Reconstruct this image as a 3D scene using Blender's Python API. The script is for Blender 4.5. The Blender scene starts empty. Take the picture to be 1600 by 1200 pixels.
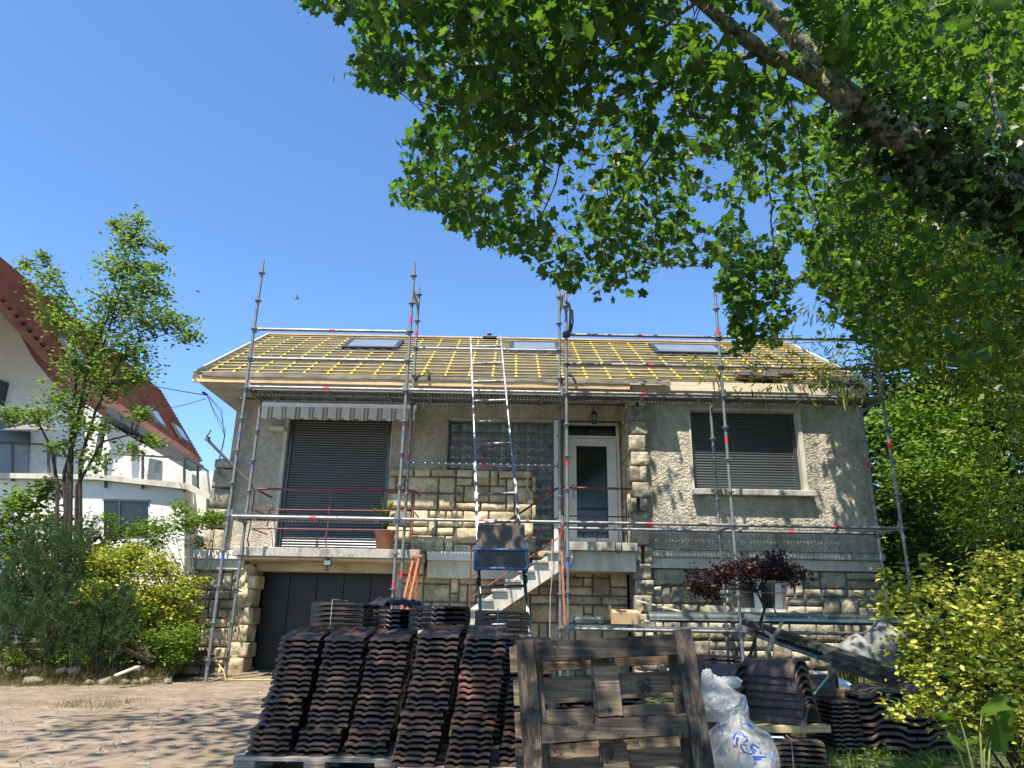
import bpy, bmesh, math, random
import numpy as np
from mathutils import Vector, Matrix, noise
from mathutils.bvhtree import BVHTree
S = bpy.context.scene
COL = S.collection
R = math.radians
rng = random.Random(7)
nr = np.random.default_rng(7)

# ---------------------------------------------------------------- camera, sky, sun
FPX = 1130.0; PITCH = R(18.1); ROLL = R(1.03); CZ = .85
fw = Vector((0, math.cos(PITCH), math.sin(PITCH)))
u0 = Vector((0, -math.sin(PITCH), math.cos(PITCH))); r0 = Vector((1, 0, 0))
rt = r0*math.cos(ROLL) + u0*math.sin(ROLL); up = -r0*math.sin(ROLL) + u0*math.cos(ROLL)
cd = bpy.data.cameras.new('camera'); cam = bpy.data.objects.new('camera', cd); COL.objects.link(cam)
cd.sensor_width = 36; cd.lens = FPX/1600*36; cd.clip_start = .05; cd.clip_end = 3000
m = Matrix((rt, up, -fw)).transposed().to_4x4(); m.translation = (0, 0, CZ); cam.matrix_world = m
S.camera = cam
SUN_EL = R(65); SUN_A = R(25)     # sun behind the photographer, a little to the left
tosun = Vector((-math.sin(SUN_A)*math.cos(SUN_EL), -math.cos(SUN_A)*math.cos(SUN_EL), math.sin(SUN_EL)))
w = bpy.data.worlds.new('World'); S.world = w; w.use_nodes = True
nt = w.node_tree; bg = nt.nodes['Background']; bg.inputs[1].default_value = .14
sky = nt.nodes.new('ShaderNodeTexSky'); sky.sky_type = 'NISHITA'; sky.sun_disc = False
sky.sun_elevation = SUN_EL; sky.sun_rotation = math.atan2(tosun.x, tosun.y)
sky.altitude = 0; sky.air_density = 1.0; sky.dust_density = .2; sky.ozone_density = 6.4
hsv = nt.nodes.new('ShaderNodeHueSaturation'); hsv.inputs['Saturation'].default_value = 1.08
nt.links.new(sky.outputs[0], hsv.inputs['Color']); nt.links.new(hsv.outputs[0], bg.inputs[0])
sl = bpy.data.lights.new('sun', 'SUN'); so = bpy.data.objects.new('sun', sl); COL.objects.link(so)
sl.energy = 5.0; sl.angle = R(.5); sl.color = (1, .91, .77)
so.rotation_euler = (-tosun).to_track_quat('-Z', 'Y').to_euler()
S.view_settings.view_transform = 'Standard'; S.view_settings.look = 'None'
S.view_settings.exposure = .96; S.view_settings.gamma = 1

def at(px, py, Y):
    "world point seen at a pixel of the photograph, at distance Y"
    d = fw + rt*((px-800)/FPX) - up*((py-600)/FPX)
    return Vector((0, 0, CZ)) + d*(Y/d.y)
def gz(x, y):
    "height of the ground"
    return .026*(min(max(y, -4), 14)-10.85) - .05

# ---------------------------------------------------------------- materials
def M(name, cols, scale=5, rough=.7, bump=0, bscale=40, metal=0, spec=.5, stretch=(1, 1, 1), bstretch=None,
      detail=5, rnd=0, lo=.35, hi=.65, bkind='noise', dirt=None, trans=0, rvar=0, bdist=.02, dirt_scale=1.2, coat=0, dlo=.5, dhi=.75, fine=None, dstretch=(1, 1, 1)):
    m = bpy.data.materials.new(name); m.use_nodes = True; t = m.node_tree; L = t.links; N = t.nodes
    b = N['Principled BSDF']; b.inputs['Roughness'].default_value = rough; b.inputs['Metallic'].default_value = metal
    b.inputs['Specular IOR Level'].default_value = spec
    if coat: b.inputs['Coat Weight'].default_value = coat; b.inputs['Coat Roughness'].default_value = .25
    if trans: b.inputs['Transmission Weight'].default_value = trans
    tc = N.new('ShaderNodeTexCoord')
    def mapped(st):
        mp = N.new('ShaderNodeMapping'); mp.inputs['Scale'].default_value = st; L.new(tc.outputs['Object'], mp.inputs[0]); return mp.outputs[0]
    co = mapped(stretch)
    n = N.new('ShaderNodeTexNoise'); n.inputs['Scale'].default_value = scale; n.inputs['Detail'].default_value = detail
    L.new(co, n.inputs['Vector'])
    if rnd:                                   # each copy looks a little different
        oi = N.new('ShaderNodeObjectInfo'); ad = N.new('ShaderNodeVectorMath'); ad.operation = 'MULTIPLY_ADD'
        cx = N.new('ShaderNodeCombineXYZ'); L.new(oi.outputs['Random'], cx.inputs[0]); L.new(oi.outputs['Random'], cx.inputs[1])
        ad.inputs[1].default_value = (37, 53, 0); L.new(cx.outputs[0], ad.inputs[0]); L.new(co, ad.inputs[2]); L.new(ad.outputs[0], n.inputs['Vector'])
    r = N.new('ShaderNodeValToRGB'); e = r.color_ramp.elements
    k = len(cols)
    while len(e) < k: e.new(.5)
    for i, c in enumerate(cols):
        e[i].position = lo + (hi-lo)*i/max(1, k-1); e[i].color = (*c, 1)
    L.new(n.outputs[0], r.inputs[0]); out = r.outputs[0]
    if dirt:
        n2 = N.new('ShaderNodeTexNoise'); n2.inputs['Scale'].default_value = dirt_scale; n2.inputs['Detail'].default_value = 8; n2.inputs['Roughness'].default_value = .65
        L.new(mapped(dstretch), n2.inputs['Vector'])
        mr = N.new('ShaderNodeMapRange'); mr.inputs[1].default_value = dlo; mr.inputs[2].default_value = dhi; L.new(n2.outputs[0], mr.inputs[0])
        mx = N.new('ShaderNodeMix'); mx.data_type = 'RGBA'; L.new(mr.outputs[0], mx.inputs[0]); L.new(out, mx.inputs[6]); mx.inputs[7].default_value = (*dirt, 1); out = mx.outputs[2]
    if rnd:
        oi2 = N.new('ShaderNodeObjectInfo'); mr = N.new('ShaderNodeMapRange'); mr.inputs[3].default_value = 1-rnd; mr.inputs[4].default_value = 1+rnd
        L.new(oi2.outputs['Random'], mr.inputs[0])
        hs = N.new('ShaderNodeHueSaturation'); L.new(mr.outputs[0], hs.inputs['Value']); L.new(out, hs.inputs['Color']); out = hs.outputs[0]
    if fine:                                  # fine grain or speckle: (scale, amount)
        fn = N.new('ShaderNodeTexNoise'); fn.inputs['Scale'].default_value = fine[0]; fn.inputs['Detail'].default_value = 6; fn.inputs['Roughness'].default_value = .75
        L.new(mapped(bstretch or stretch), fn.inputs['Vector']); mr = N.new('ShaderNodeMapRange'); mr.inputs[1].default_value = .3; mr.inputs[2].default_value = .7
        mr.inputs[3].default_value = 1-fine[1]; mr.inputs[4].default_value = 1+fine[1]*.8; L.new(fn.outputs[0], mr.inputs[0])
        hs = N.new('ShaderNodeHueSaturation'); L.new(mr.outputs[0], hs.inputs['Value']); L.new(out, hs.inputs['Color']); out = hs.outputs[0]
    L.new(out, b.inputs['Base Color'])
    if rvar:
        mr = N.new('ShaderNodeMapRange'); mr.inputs[1].default_value = .3; mr.inputs[2].default_value = .7
        mr.inputs[3].default_value = rough-rvar; mr.inputs[4].default_value = rough+rvar; L.new(n.outputs[0], mr.inputs[0]); L.new(mr.outputs[0], b.inputs['Roughness'])
    if bump:
        bc = mapped(bstretch or stretch)
        if bkind == 'noise':
            bn = N.new('ShaderNodeTexNoise'); bn.inputs['Detail'].default_value = 6
        else:
            bn = N.new('ShaderNodeTexVoronoi'); bn.feature = 'SMOOTH_F1' if bkind == 'vor' else 'F1'
        bn.inputs['Scale'].default_value = bscale; L.new(bc, bn.inputs['Vector'])
        bp = N.new('ShaderNodeBump'); bp.inputs['Strength'].default_value = bump; bp.inputs['Distance'].default_value = bdist
        L.new(bn.outputs[0], bp.inputs['Height']); L.new(bp.outputs[0], b.inputs['Normal'])
    m.diffuse_color = (*cols[0], 1)
    return m

def leafmat(name, cols, tcol, tw=.45, rough=.5, spec=.35):
    "leaf: the tint differs from leaf to leaf; part of the light shines through"
    m = bpy.data.materials.new(name); m.use_nodes = True; t = m.node_tree; L = t.links; N = t.nodes
    b = N['Principled BSDF']; b.inputs['Roughness'].default_value = rough; b.inputs['Specular IOR Level'].default_value = spec
    a = N.new('ShaderNodeAttribute'); a.attribute_name = 'tint'
    r = N.new('ShaderNodeValToRGB'); e = r.color_ramp.elements
    while len(e) < len(cols): e.new(.5)
    for i, c in enumerate(cols): e[i].position = i/(len(cols)-1); e[i].color = (*c, 1)
    L.new(a.outputs['Fac'], r.inputs[0]); L.new(r.outputs[0], b.inputs['Base Color'])
    tr = N.new('ShaderNodeBsdfTranslucent')
    mx = N.new('ShaderNodeMix'); mx.data_type = 'RGBA'; mx.blend_type = 'MULTIPLY'; mx.inputs[0].default_value = 1
    L.new(r.outputs[0], mx.inputs[6]); mx.inputs[7].default_value = (*tcol, 1); L.new(mx.outputs[2], tr.inputs[0])
    ms = N.new('ShaderNodeMixShader'); ms.inputs[0].default_value = tw
    L.new(b.outputs[0], ms.inputs[1]); L.new(tr.outputs[0], ms.inputs[2])
    L.new(ms.outputs[0], N['Material Output'].inputs[0])
    return m

# ---------------------------------------------------------------- mesh building
def frame(t):
    t = t.normalized(); a = Vector((0, 0, 1)) if abs(t.z) < .95 else Vector((1, 0, 0))
    u = t.cross(a).normalized(); return u, t.cross(u).normalized()
class B:
    def __init__(s): s.v = []; s.f = []
    def add(s, vs, fs):
        o = len(s.v); s.v += [tuple(p) for p in vs]; s.f += [tuple(i+o for i in f) for f in fs]; return s
    def box(s, x0, x1, y0, y1, z0, z1):
        return s.add([(x0,y0,z0),(x1,y0,z0),(x1,y1,z0),(x0,y1,z0),(x0,y0,z1),(x1,y0,z1),(x1,y1,z1),(x0,y1,z1)],
              [(0,3,2,1),(4,5,6,7),(0,1,5,4),(1,2,6,5),(2,3,7,6),(3,0,4,7)])
    def obox(s, c, sx, sy, sz, mat):
        h = [(a*sx/2, b*sy/2, d*sz/2) for d in (-1, 1) for (a, b) in ((-1,-1),(1,-1),(1,1),(-1,1))]
        c = Vector(c); mat = mat.to_3x3()
        return s.add([c+mat@Vector(p) for p in h], [(0,3,2,1),(4,5,6,7),(0,1,5,4),(1,2,6,5),(2,3,7,6),(3,0,4,7)])
    def beam(s, p, q, w, h, upv=(0, 0, 1)):
        "a bar of section w (sideways) x h (along upv) from p to q"
        p = Vector(p); q = Vector(q); t = (q-p).normalized(); n = Vector(upv); sd = t.cross(n).normalized(); n = sd.cross(t).normalized()
        vs = [b+sd*a*w/2+n*c*h/2 for b in (p, q) for (a, c) in ((-1,-1),(1,-1),(1,1),(-1,1))]
        return s.add(vs, [(0,3,2,1),(4,5,6,7),(0,1,5,4),(1,2,6,5),(2,3,7,6),(3,0,4,7)])
    def tube(s, pts, r, n=8, caps=True):
        pts = [Vector(p) for p in pts]; k = len(pts)
        rs = r if isinstance(r, (list, tuple)) else [r]*k
        vs = []; u = None
        for i, p in enumerate(pts):
            t = (pts[min(i+1, k-1)]-pts[max(i-1, 0)]).normalized()
            if u is None: u, _ = frame(t)
            u = (u - t*u.dot(t)).normalized(); v = t.cross(u)
            vs += [p + (u*math.cos(2*math.pi*j/n)+v*math.sin(2*math.pi*j/n))*rs[i] for j in range(n)]
        fs = [(i*n+j, i*n+(j+1)%n, (i+1)*n+(j+1)%n, (i+1)*n+j) for i in range(k-1) for j in range(n)]
        if caps: fs += [tuple(range(n))[::-1], tuple(range((k-1)*n, k*n))]
        return s.add(vs, fs)
    def poly(s, pts, vec):
        "polygon extruded by vec"
        pts = [Vector(p) for p in pts]; k = len(pts); vec = Vector(vec)
        return s.add(pts+[p+vec for p in pts], [tuple(range(k))[::-1], tuple(range(k, 2*k))]+[(i, (i+1) % k, k+(i+1) % k, k+i) for i in range(k)])
    def quad(s, a, b, c, d): return s.add([a, b, c, d], [(0, 1, 2, 3)])
    def sheet(s, pts, vec, nx, d):
        pass
    def make(s, name, mat, parent=None, smooth=False, bevel=0, label=None, ang=40, local=False):
        me = bpy.data.meshes.new(name); o = bpy.data.objects.new(name, me); COL.objects.link(o)
        off = Vector((0, 0, 0))
        if parent and not local:
            q = parent
            while q: off += q.location; q = q.parent
        me.from_pydata([(p[0]-off.x, p[1]-off.y, p[2]-off.z) for p in s.v], [], s.f)
        me.materials.append(mat)
        bm = bmesh.new(); bm.from_mesh(me); bmesh.ops.recalc_face_normals(bm, faces=bm.faces); bm.to_mesh(me); bm.free()
        if bevel:
            md = o.modifiers.new('bevel', 'BEVEL'); md.width = bevel; md.segments = 2; md.limit_method = 'ANGLE'; md.angle_limit = R(35)
        if smooth:
            me.shade_smooth()
            if ang < 180: me.set_sharp_from_angle(angle=R(ang))
        if parent: o.parent = parent
        if label: o['label'] = label
        return o
def tag(o, label, cat, group=None):
    o['label'] = label; o['category'] = cat
    if group: o['group'] = group
    return o
def root(name, loc, label, cat, group=None):
    o = bpy.data.objects.new(name, None); COL.objects.link(o); o.location = loc; o.empty_display_size = .1
    return tag(o, label, cat, group)
def struct(o): o['kind'] = 'structure'; return o
def nz(p, s=1., k=0.): return noise.noise(Vector((p[0]*s+k, p[1]*s+k*1.7, p[2]*s-k)))

def leaves(name, P, size, tmpl, faces, mat, parent=None, up_bias=1.0, tint=None, droop=0., flat=None, dirs=None, lw=None):
    "many leaf-sized faces in one mesh: a template placed at every point with its own turn, tilt and size"
    P = np.asarray(P, float); n = len(P); T = np.asarray(tmpl, float); k = len(T)
    if dirs is None:
        a = nr.uniform(0, 2*np.pi, n); X = np.stack([np.cos(a), np.sin(a), nr.normal(-droop, .35, n)], 1)
    else:
        X = np.asarray(dirs, float) + nr.normal(0, .25, (n, 3))
    X /= np.linalg.norm(X, axis=1)[:, None]
    Z = nr.normal(0, 1, (n, 3))*.75; Z[:, 2] += up_bias
    Z -= X*np.sum(Z*X, 1)[:, None]; Z /= np.linalg.norm(Z, axis=1)[:, None]
    Y = np.cross(Z, X)
    sz = size*nr.uniform(.65, 1.25, n) if np.isscalar(size) else np.asarray(size)
    V = (P[:, None, :] + sz[:, None, None]*(T[None, :, 0:1]*X[:, None] + T[None, :, 1:2]*Y[:, None] + T[None, :, 2:3]*Z[:, None])).reshape(-1, 3)
    off = np.array(root_off(parent)); V = V - off
    me = bpy.data.meshes.new(name); me.vertices.add(len(V)); me.vertices.foreach_set('co', V.ravel())
    fl = [len(f) for f in faces]; idx = np.concatenate([np.array(f) for f in faces]); L = len(idx)
    li = (idx[None, :] + (np.arange(n)*k)[:, None]).ravel()
    me.loops.add(n*L); me.loops.foreach_set('vertex_index', li.astype(np.int32))
    me.polygons.add(n*len(faces))
    st = np.concatenate([[0], np.cumsum(fl)[:-1]]); me.polygons.foreach_set('loop_start', (st[None, :]+(np.arange(n)*L)[:, None]).ravel().astype(np.int32))
    me.update(calc_edges=True)
    at_ = me.attributes.new('tint', 'FLOAT', 'FACE')
    tv = nr.uniform(0, 1, n) if tint is None else np.clip(np.asarray(tint), 0, 1)
    at_.data.foreach_set('value', np.repeat(tv, len(faces)).astype(np.float32))
    me.materials.append(mat)
    o = bpy.data.objects.new(name, me); COL.objects.link(o)
    if parent: o.parent = parent
    return o
def root_off(q):
    off = Vector((0, 0, 0))
    while q: off += q.location; q = q.parent
    return off
# leaf outlines (unit size, stem at the origin, growing along +x)
def mapleT():
    pts = [(0, 0), (.1, .28), (-.02, .42), (.2, .42), (.3, .52), (.38, .36), (.55, .62), (.62, .45), (.78, .42), (.68, .25), (.78, .13), (1.05, 0)]
    full = pts + [(x, -y) for x, y in pts[-2:0:-1]]
    v = [(x*1.0, y*1.05, .12*abs(y)-.18*x*x) for x, y in full]; n = len(v)
    c = [(.4, 0, .02)]
    return v+c, [(i, (i+1) % n, n) for i in range(n)]
MAPLE = mapleT()
OVAL = ([(0,0,0),(.3,.24,.06),(.7,.22,.05),(1,0,-.08),(.7,-.22,.05),(.3,-.24,.06)], [(0,3,2,1),(0,5,4,3)])
LANCE = ([(0,0,0),(.25,.06,.02),(.6,.055,-.02),(1,0,-.18),(.6,-.055,-.02),(.25,-.06,.02)], [(0,3,2,1),(0,5,4,3)])
NEEDLE = ([(0,0,0),(.5,.03,.0),(1,0,0),(.5,-.03,.0)], [(0,1,2,3)])
IVY = ([(0,0,0),(-.1,.4,0),(.25,.38,.03),(.45,.55,-.03),(.6,.25,.02),(1,0,-.1),(.6,-.25,.02),(.45,-.55,-.03),(.25,-.38,.03),(-.1,-.4,0)], [(0,5,4,3,2,1),(0,9,8,7,6,5)])
# ---------------------------------------------------------------- material list
mt = {}
mt['stucco'] = M('roughcast', [(.44,.40,.325),(.52,.48,.39),(.60,.55,.45)], 9, .95, 1.0, 26, bdist=.05, dirt=(.27,.245,.195), dirt_scale=1.6, dlo=.45, dhi=.7, dstretch=(1.5, 1.5, .35), spec=.1, fine=(45, .28))
mt['stucco2'] = M('roughcast_fine', [(.40,.36,.285),(.48,.43,.34),(.54,.49,.39)], 14, .95, .9, 38, bdist=.03, dirt=(.27,.245,.195), dirt_scale=1.6, dlo=.45, dhi=.7, dstretch=(1.5, 1.5, .35), spec=.1, fine=(45, .28))
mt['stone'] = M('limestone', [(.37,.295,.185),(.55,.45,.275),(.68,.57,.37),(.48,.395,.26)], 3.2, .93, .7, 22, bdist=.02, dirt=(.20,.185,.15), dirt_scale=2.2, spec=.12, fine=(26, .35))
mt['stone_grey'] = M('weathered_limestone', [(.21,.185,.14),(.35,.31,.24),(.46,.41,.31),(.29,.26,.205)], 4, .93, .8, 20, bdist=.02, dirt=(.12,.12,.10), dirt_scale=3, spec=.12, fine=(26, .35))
mt['mortar'] = M('mortar', [(.13,.115,.09),(.19,.17,.13)], 14, .95, .5, 60)
mt['cream'] = M('cream_paint', [(.55,.52,.44),(.62,.59,.51),(.50,.47,.39)], 2, .8, .15, 30, dirt=(.34,.31,.25), dirt_scale=2.5, dstretch=(2, 2, .4), dlo=.48, fine=(18, .12))
mt['creamsoft'] = M('cream_plaster', [(.56,.46,.30),(.60,.52,.37),(.50,.41,.27)], 2, .85, .2, 30, dirt=(.34,.29,.20), dirt_scale=2, fine=(18, .15))
mt['concrete'] = M('concrete', [(.36,.35,.32),(.46,.45,.41),(.27,.26,.24)], 6, .9, .3, 40, dirt=(.16,.15,.13), dirt_scale=3, dstretch=(2, 2, .5), fine=(30, .3))
mt['shutter'] = M('anthracite_lacquer', [(.017,.025,.032),(.022,.031,.039)], 2, .42, spec=1.0, coat=.35)
mt['shutter_dark'] = M('anthracite_door_panel', [(.010,.011,.011),(.014,.015,.015)], 2, .42, .05, 50, spec=.4, dirt=(.024,.024,.022), dirt_scale=1.5, dlo=.5, dhi=.75, dstretch=(1.5, 1.5, .5))
mt['whitepaint'] = M('white_joinery', [(.70,.69,.65),(.76,.75,.71)], 3, .5, dirt=(.5,.48,.42))
mt['glass_dark'] = M('reflective_glass', [(.008,.011,.011),(.02,.024,.024)], 3, .08, spec=.5)
mt['soffit'] = M('soffit_board', [(.40,.39,.36),(.48,.47,.43),(.32,.31,.28)], 2.5, .85, .2, 25, stretch=(.3, 6, 1), dirt=(.25,.24,.22))
mt['rail'] = M('red_oxide_paint', [(.17,.035,.03),(.23,.055,.045),(.12,.03,.025)], 18, .6, .2, 80, dirt=(.09,.04,.03), dirt_scale=9)
mt['galv'] = M('galvanised_steel', [(.21,.215,.22),(.29,.295,.30),(.16,.165,.17)], 14, .5, .1, 60, metal=.6, rvar=.1, dirt=(.26,.25,.23), dirt_scale=7)
mt['galvp'] = M('galvanised_plank', [(.22,.225,.23),(.30,.305,.31),(.16,.165,.17)], 8, .5, .1, 60, metal=.6, rvar=.1)
mt['alu'] = M('aluminium', [(.22,.23,.24),(.30,.31,.32)], 12, .36, .05, 60, metal=1, rvar=.1)
mt['tape_r'] = M('red_tape', [(.62,.03,.08),(.55,.05,.08)], 20, .5)
mt['tape_b'] = M('blue_tape', [(.02,.16,.52),(.03,.2,.5)], 20, .5)
mt['batten'] = M('weathered_batten', [(.42,.33,.15),(.56,.45,.22),(.28,.22,.11)], 3, .85, .2, 60, stretch=(.3, 3, 3), bstretch=(.2, 8, 8), fine=(10, .4))
mt['batten_y'] = M('yellow_treated_batten', [(.52,.36,.05),(.62,.46,.09)], 3, .8, .2, 60, stretch=(.3, 3, 3))
mt['membrane'] = M('roof_underlay', [(.055,.050,.036),(.085,.078,.055),(.12,.108,.075)], 3, .8, .4, 8, bdist=.02, fine=(6, .3))
mt['plywood'] = M('new_timber', [(.62,.42,.20),(.70,.51,.28),(.55,.36,.17)], 3, .7, .1, 60, stretch=(.25, 4, 4), dirt=(.40,.27,.14), dirt_scale=4, fine=(12, .2))
mt['palewood'] = M('pale_plank', [(.62,.53,.36),(.70,.62,.45)], 3, .75, .1, 60, stretch=(.25, 4, 4), fine=(12, .2))
mt['slate'] = M('dark_metal_flashing', [(.045,.05,.055),(.07,.075,.08)], 5, .4, metal=.4)
mt['skyglass'] = M('skylight_glass', [(.16,.19,.20),(.20,.23,.24)], 2, .12, spec=.8)
mt['tile'] = M('dark_brown_tile', [(.028,.018,.014),(.044,.028,.022),(.068,.044,.034)], 7, .36, .25, 90, bdist=.004, rnd=.4, spec=.5, rvar=.08, fine=(30, .3))
mt['tile_red'] = M('reddish_brown_tile', [(.115,.058,.040),(.17,.085,.056),(.085,.045,.033)], 9, .5, .25, 90, bdist=.004, rnd=.2, fine=(30, .3))
mt['tile_old'] = M('faded_brown_tile', [(.050,.034,.029),(.075,.050,.042),(.10,.065,.052)], 6, .55, .3, 70, bdist=.004, rnd=.22, dirt=(.05,.05,.035), dirt_scale=4, fine=(30, .3))
mt['pallet'] = M('weathered_pallet_wood', [(.075,.052,.033),(.14,.10,.062),(.21,.155,.10),(.09,.065,.043)], 4, .85, .5, 30, stretch=(.35, 5, 5), bstretch=(.5, 14, 14), bdist=.006, dirt=(.03,.024,.018), dirt_scale=9, dlo=.56, dhi=.63, rnd=.25, fine=(5, .7))
mt['pallet_d'] = M('blackened_pallet_wood', [(.032,.025,.019),(.062,.049,.036),(.11,.09,.066)], 5, .9, .6, 30, stretch=(.35, 5, 5), bstretch=(.5, 14, 14), bdist=.006, dirt=(.015,.014,.012), dirt_scale=8, dlo=.5, dhi=.6, rnd=.25, fine=(5, .8))
mt['pallet_v'] = M('blackened_upright_wood', [(.035,.027,.02),(.08,.06,.043),(.15,.115,.08)], 5, .9, .6, 30, stretch=(5, 5, .35), bstretch=(14, 14, .5), bdist=.006, dirt=(.018,.015,.012), dirt_scale=8, dlo=.52, dhi=.62, rnd=.25, fine=(5, .8))
mt['pallet_g'] = M('grey_pallet_wood', [(.20,.17,.13),(.32,.28,.22),(.40,.35,.28)], 4, .85, .4, 30, stretch=(.35, 5, 5), bdist=.005, dirt=(.10,.085,.065), dirt_scale=5, rnd=.15, fine=(14, .65))
mt['card'] = M('cardboard', [(.40,.27,.15),(.46,.32,.19)], 4, .85)
mt['zinc'] = M('zinc_sheet', [(.22,.26,.25),(.34,.38,.37),(.15,.18,.175)], 3, .25, metal=.85, stretch=(.3, 3, 3), rvar=.1)
mt['darkgreen'] = M('dark_coated_sheet', [(.030,.036,.030),(.06,.066,.05)], 3, .3, metal=.2, stretch=(.3, 3, 3))
mt['black'] = M('black_plastic', [(.010,.011,.012),(.02,.02,.021)], 8, .4)
mt['blackcloth'] = M('navy_cloth', [(.010,.013,.024),(.02,.024,.04)], 8, .9, .4, 60)
mt['blue'] = M('blue_painted_steel', [(.03,.10,.22),(.05,.14,.28)], 8, .5, dirt=(.03,.05,.08), dirt_scale=9)
mt['plate'] = M('brown_phenolic_board', [(.075,.055,.045),(.10,.075,.06),(.14,.11,.09)], 4, .55, .1, 50)
mt['orange'] = M('rusty_orange_paint', [(.50,.13,.05),(.58,.20,.09),(.33,.09,.05)], 12, .65, .2, 60)
mt['terracotta'] = M('terracotta', [(.38,.14,.07),(.46,.19,.10)], 7, .7, .1, 40)
mt['string'] = M('grey_cord', [(.35,.34,.32),(.42,.41,.38)], 20, .8)
mt['cable'] = M('black_cable', [(.02,.02,.02),(.03,.03,.03)], 20, .6)
mt['hose'] = M('yellow_hose', [(.42,.38,.10),(.50,.46,.16)], 9, .5)
mt['nb_white'] = M('white_render', [(.84,.82,.77),(.88,.86,.81)], 3, .9, .1, 60, dirt=(.74,.71,.65), dirt_scale=.5, fine=(8, .06))
mt['nb_grey'] = M('dark_grey_trim', [(.05,.055,.06),(.065,.07,.075)], 3, .5)
mt['nb_cloth'] = M('grey_canvas', [(.16,.15,.14),(.2,.19,.18)], 3, .9)
mt['bark'] = M('grey_bark', [(.08,.07,.052),(.19,.165,.125),(.36,.33,.27),(.13,.115,.085)], 9, .95, 1, 30, bdist=.02, bstretch=(1, 1, .5), dirt=(.035,.045,.02), dirt_scale=5, fine=(20, .5))
mt['twig'] = M('brown_twig', [(.05,.035,.022),(.09,.065,.045)], 20, .9)
mt['bark_dark'] = M('dark_bark', [(.03,.022,.015),(.06,.046,.032)], 14, .95, .6, 40)
mt['stem_red'] = M('dark_red_stem', [(.020,.012,.011),(.035,.022,.02)], 20, .9)
mt['culm'] = M('bamboo_culm', [(.22,.26,.06),(.30,.33,.10)], 6, .5)
mt['stonerub'] = M('rubble_stone', [(.16,.14,.10),(.26,.23,.17),(.34,.30,.23)], 8, .95, .8, 25, bdist=.02, dirt=(.10,.11,.05), dirt_scale=5, fine=(20, .4))
mt['soil'] = M('bed_soil', [(.07,.055,.035),(.13,.10,.065),(.10,.11,.045)], 7, .95, 1, 18, bdist=.05, detail=10, fine=(30, .5))
mt['lawn'] = M('lawn_soil', [(.035,.055,.018),(.06,.08,.03),(.08,.075,.04)], 3, .95, 1, 30, bdist=.03, detail=10)
mt['white_plastic'] = M('white_label', [(.7,.7,.68),(.75,.75,.73)], 3, .5)

def nodes_of(m): return m.node_tree.nodes, m.node_tree.links
# stone colour differs from block to block (a face attribute written by the masonry builder)
for k in ('stone', 'stone_grey'):
    N, L = nodes_of(mt[k]); b = N['Principled BSDF']; src = b.inputs['Base Color'].links[0].from_socket
    a = N.new('ShaderNodeAttribute'); a.attribute_name = 'tint'
    mr = N.new('ShaderNodeMapRange'); mr.inputs[3].default_value = .72; mr.inputs[4].default_value = 1.22; L.new(a.outputs['Fac'], mr.inputs[0])
    hs = N.new('ShaderNodeHueSaturation'); L.new(src, hs.inputs['Color']); L.new(mr.outputs[0], hs.inputs['Value']); L.new(hs.outputs[0], b.inputs['Base Color'])

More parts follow.
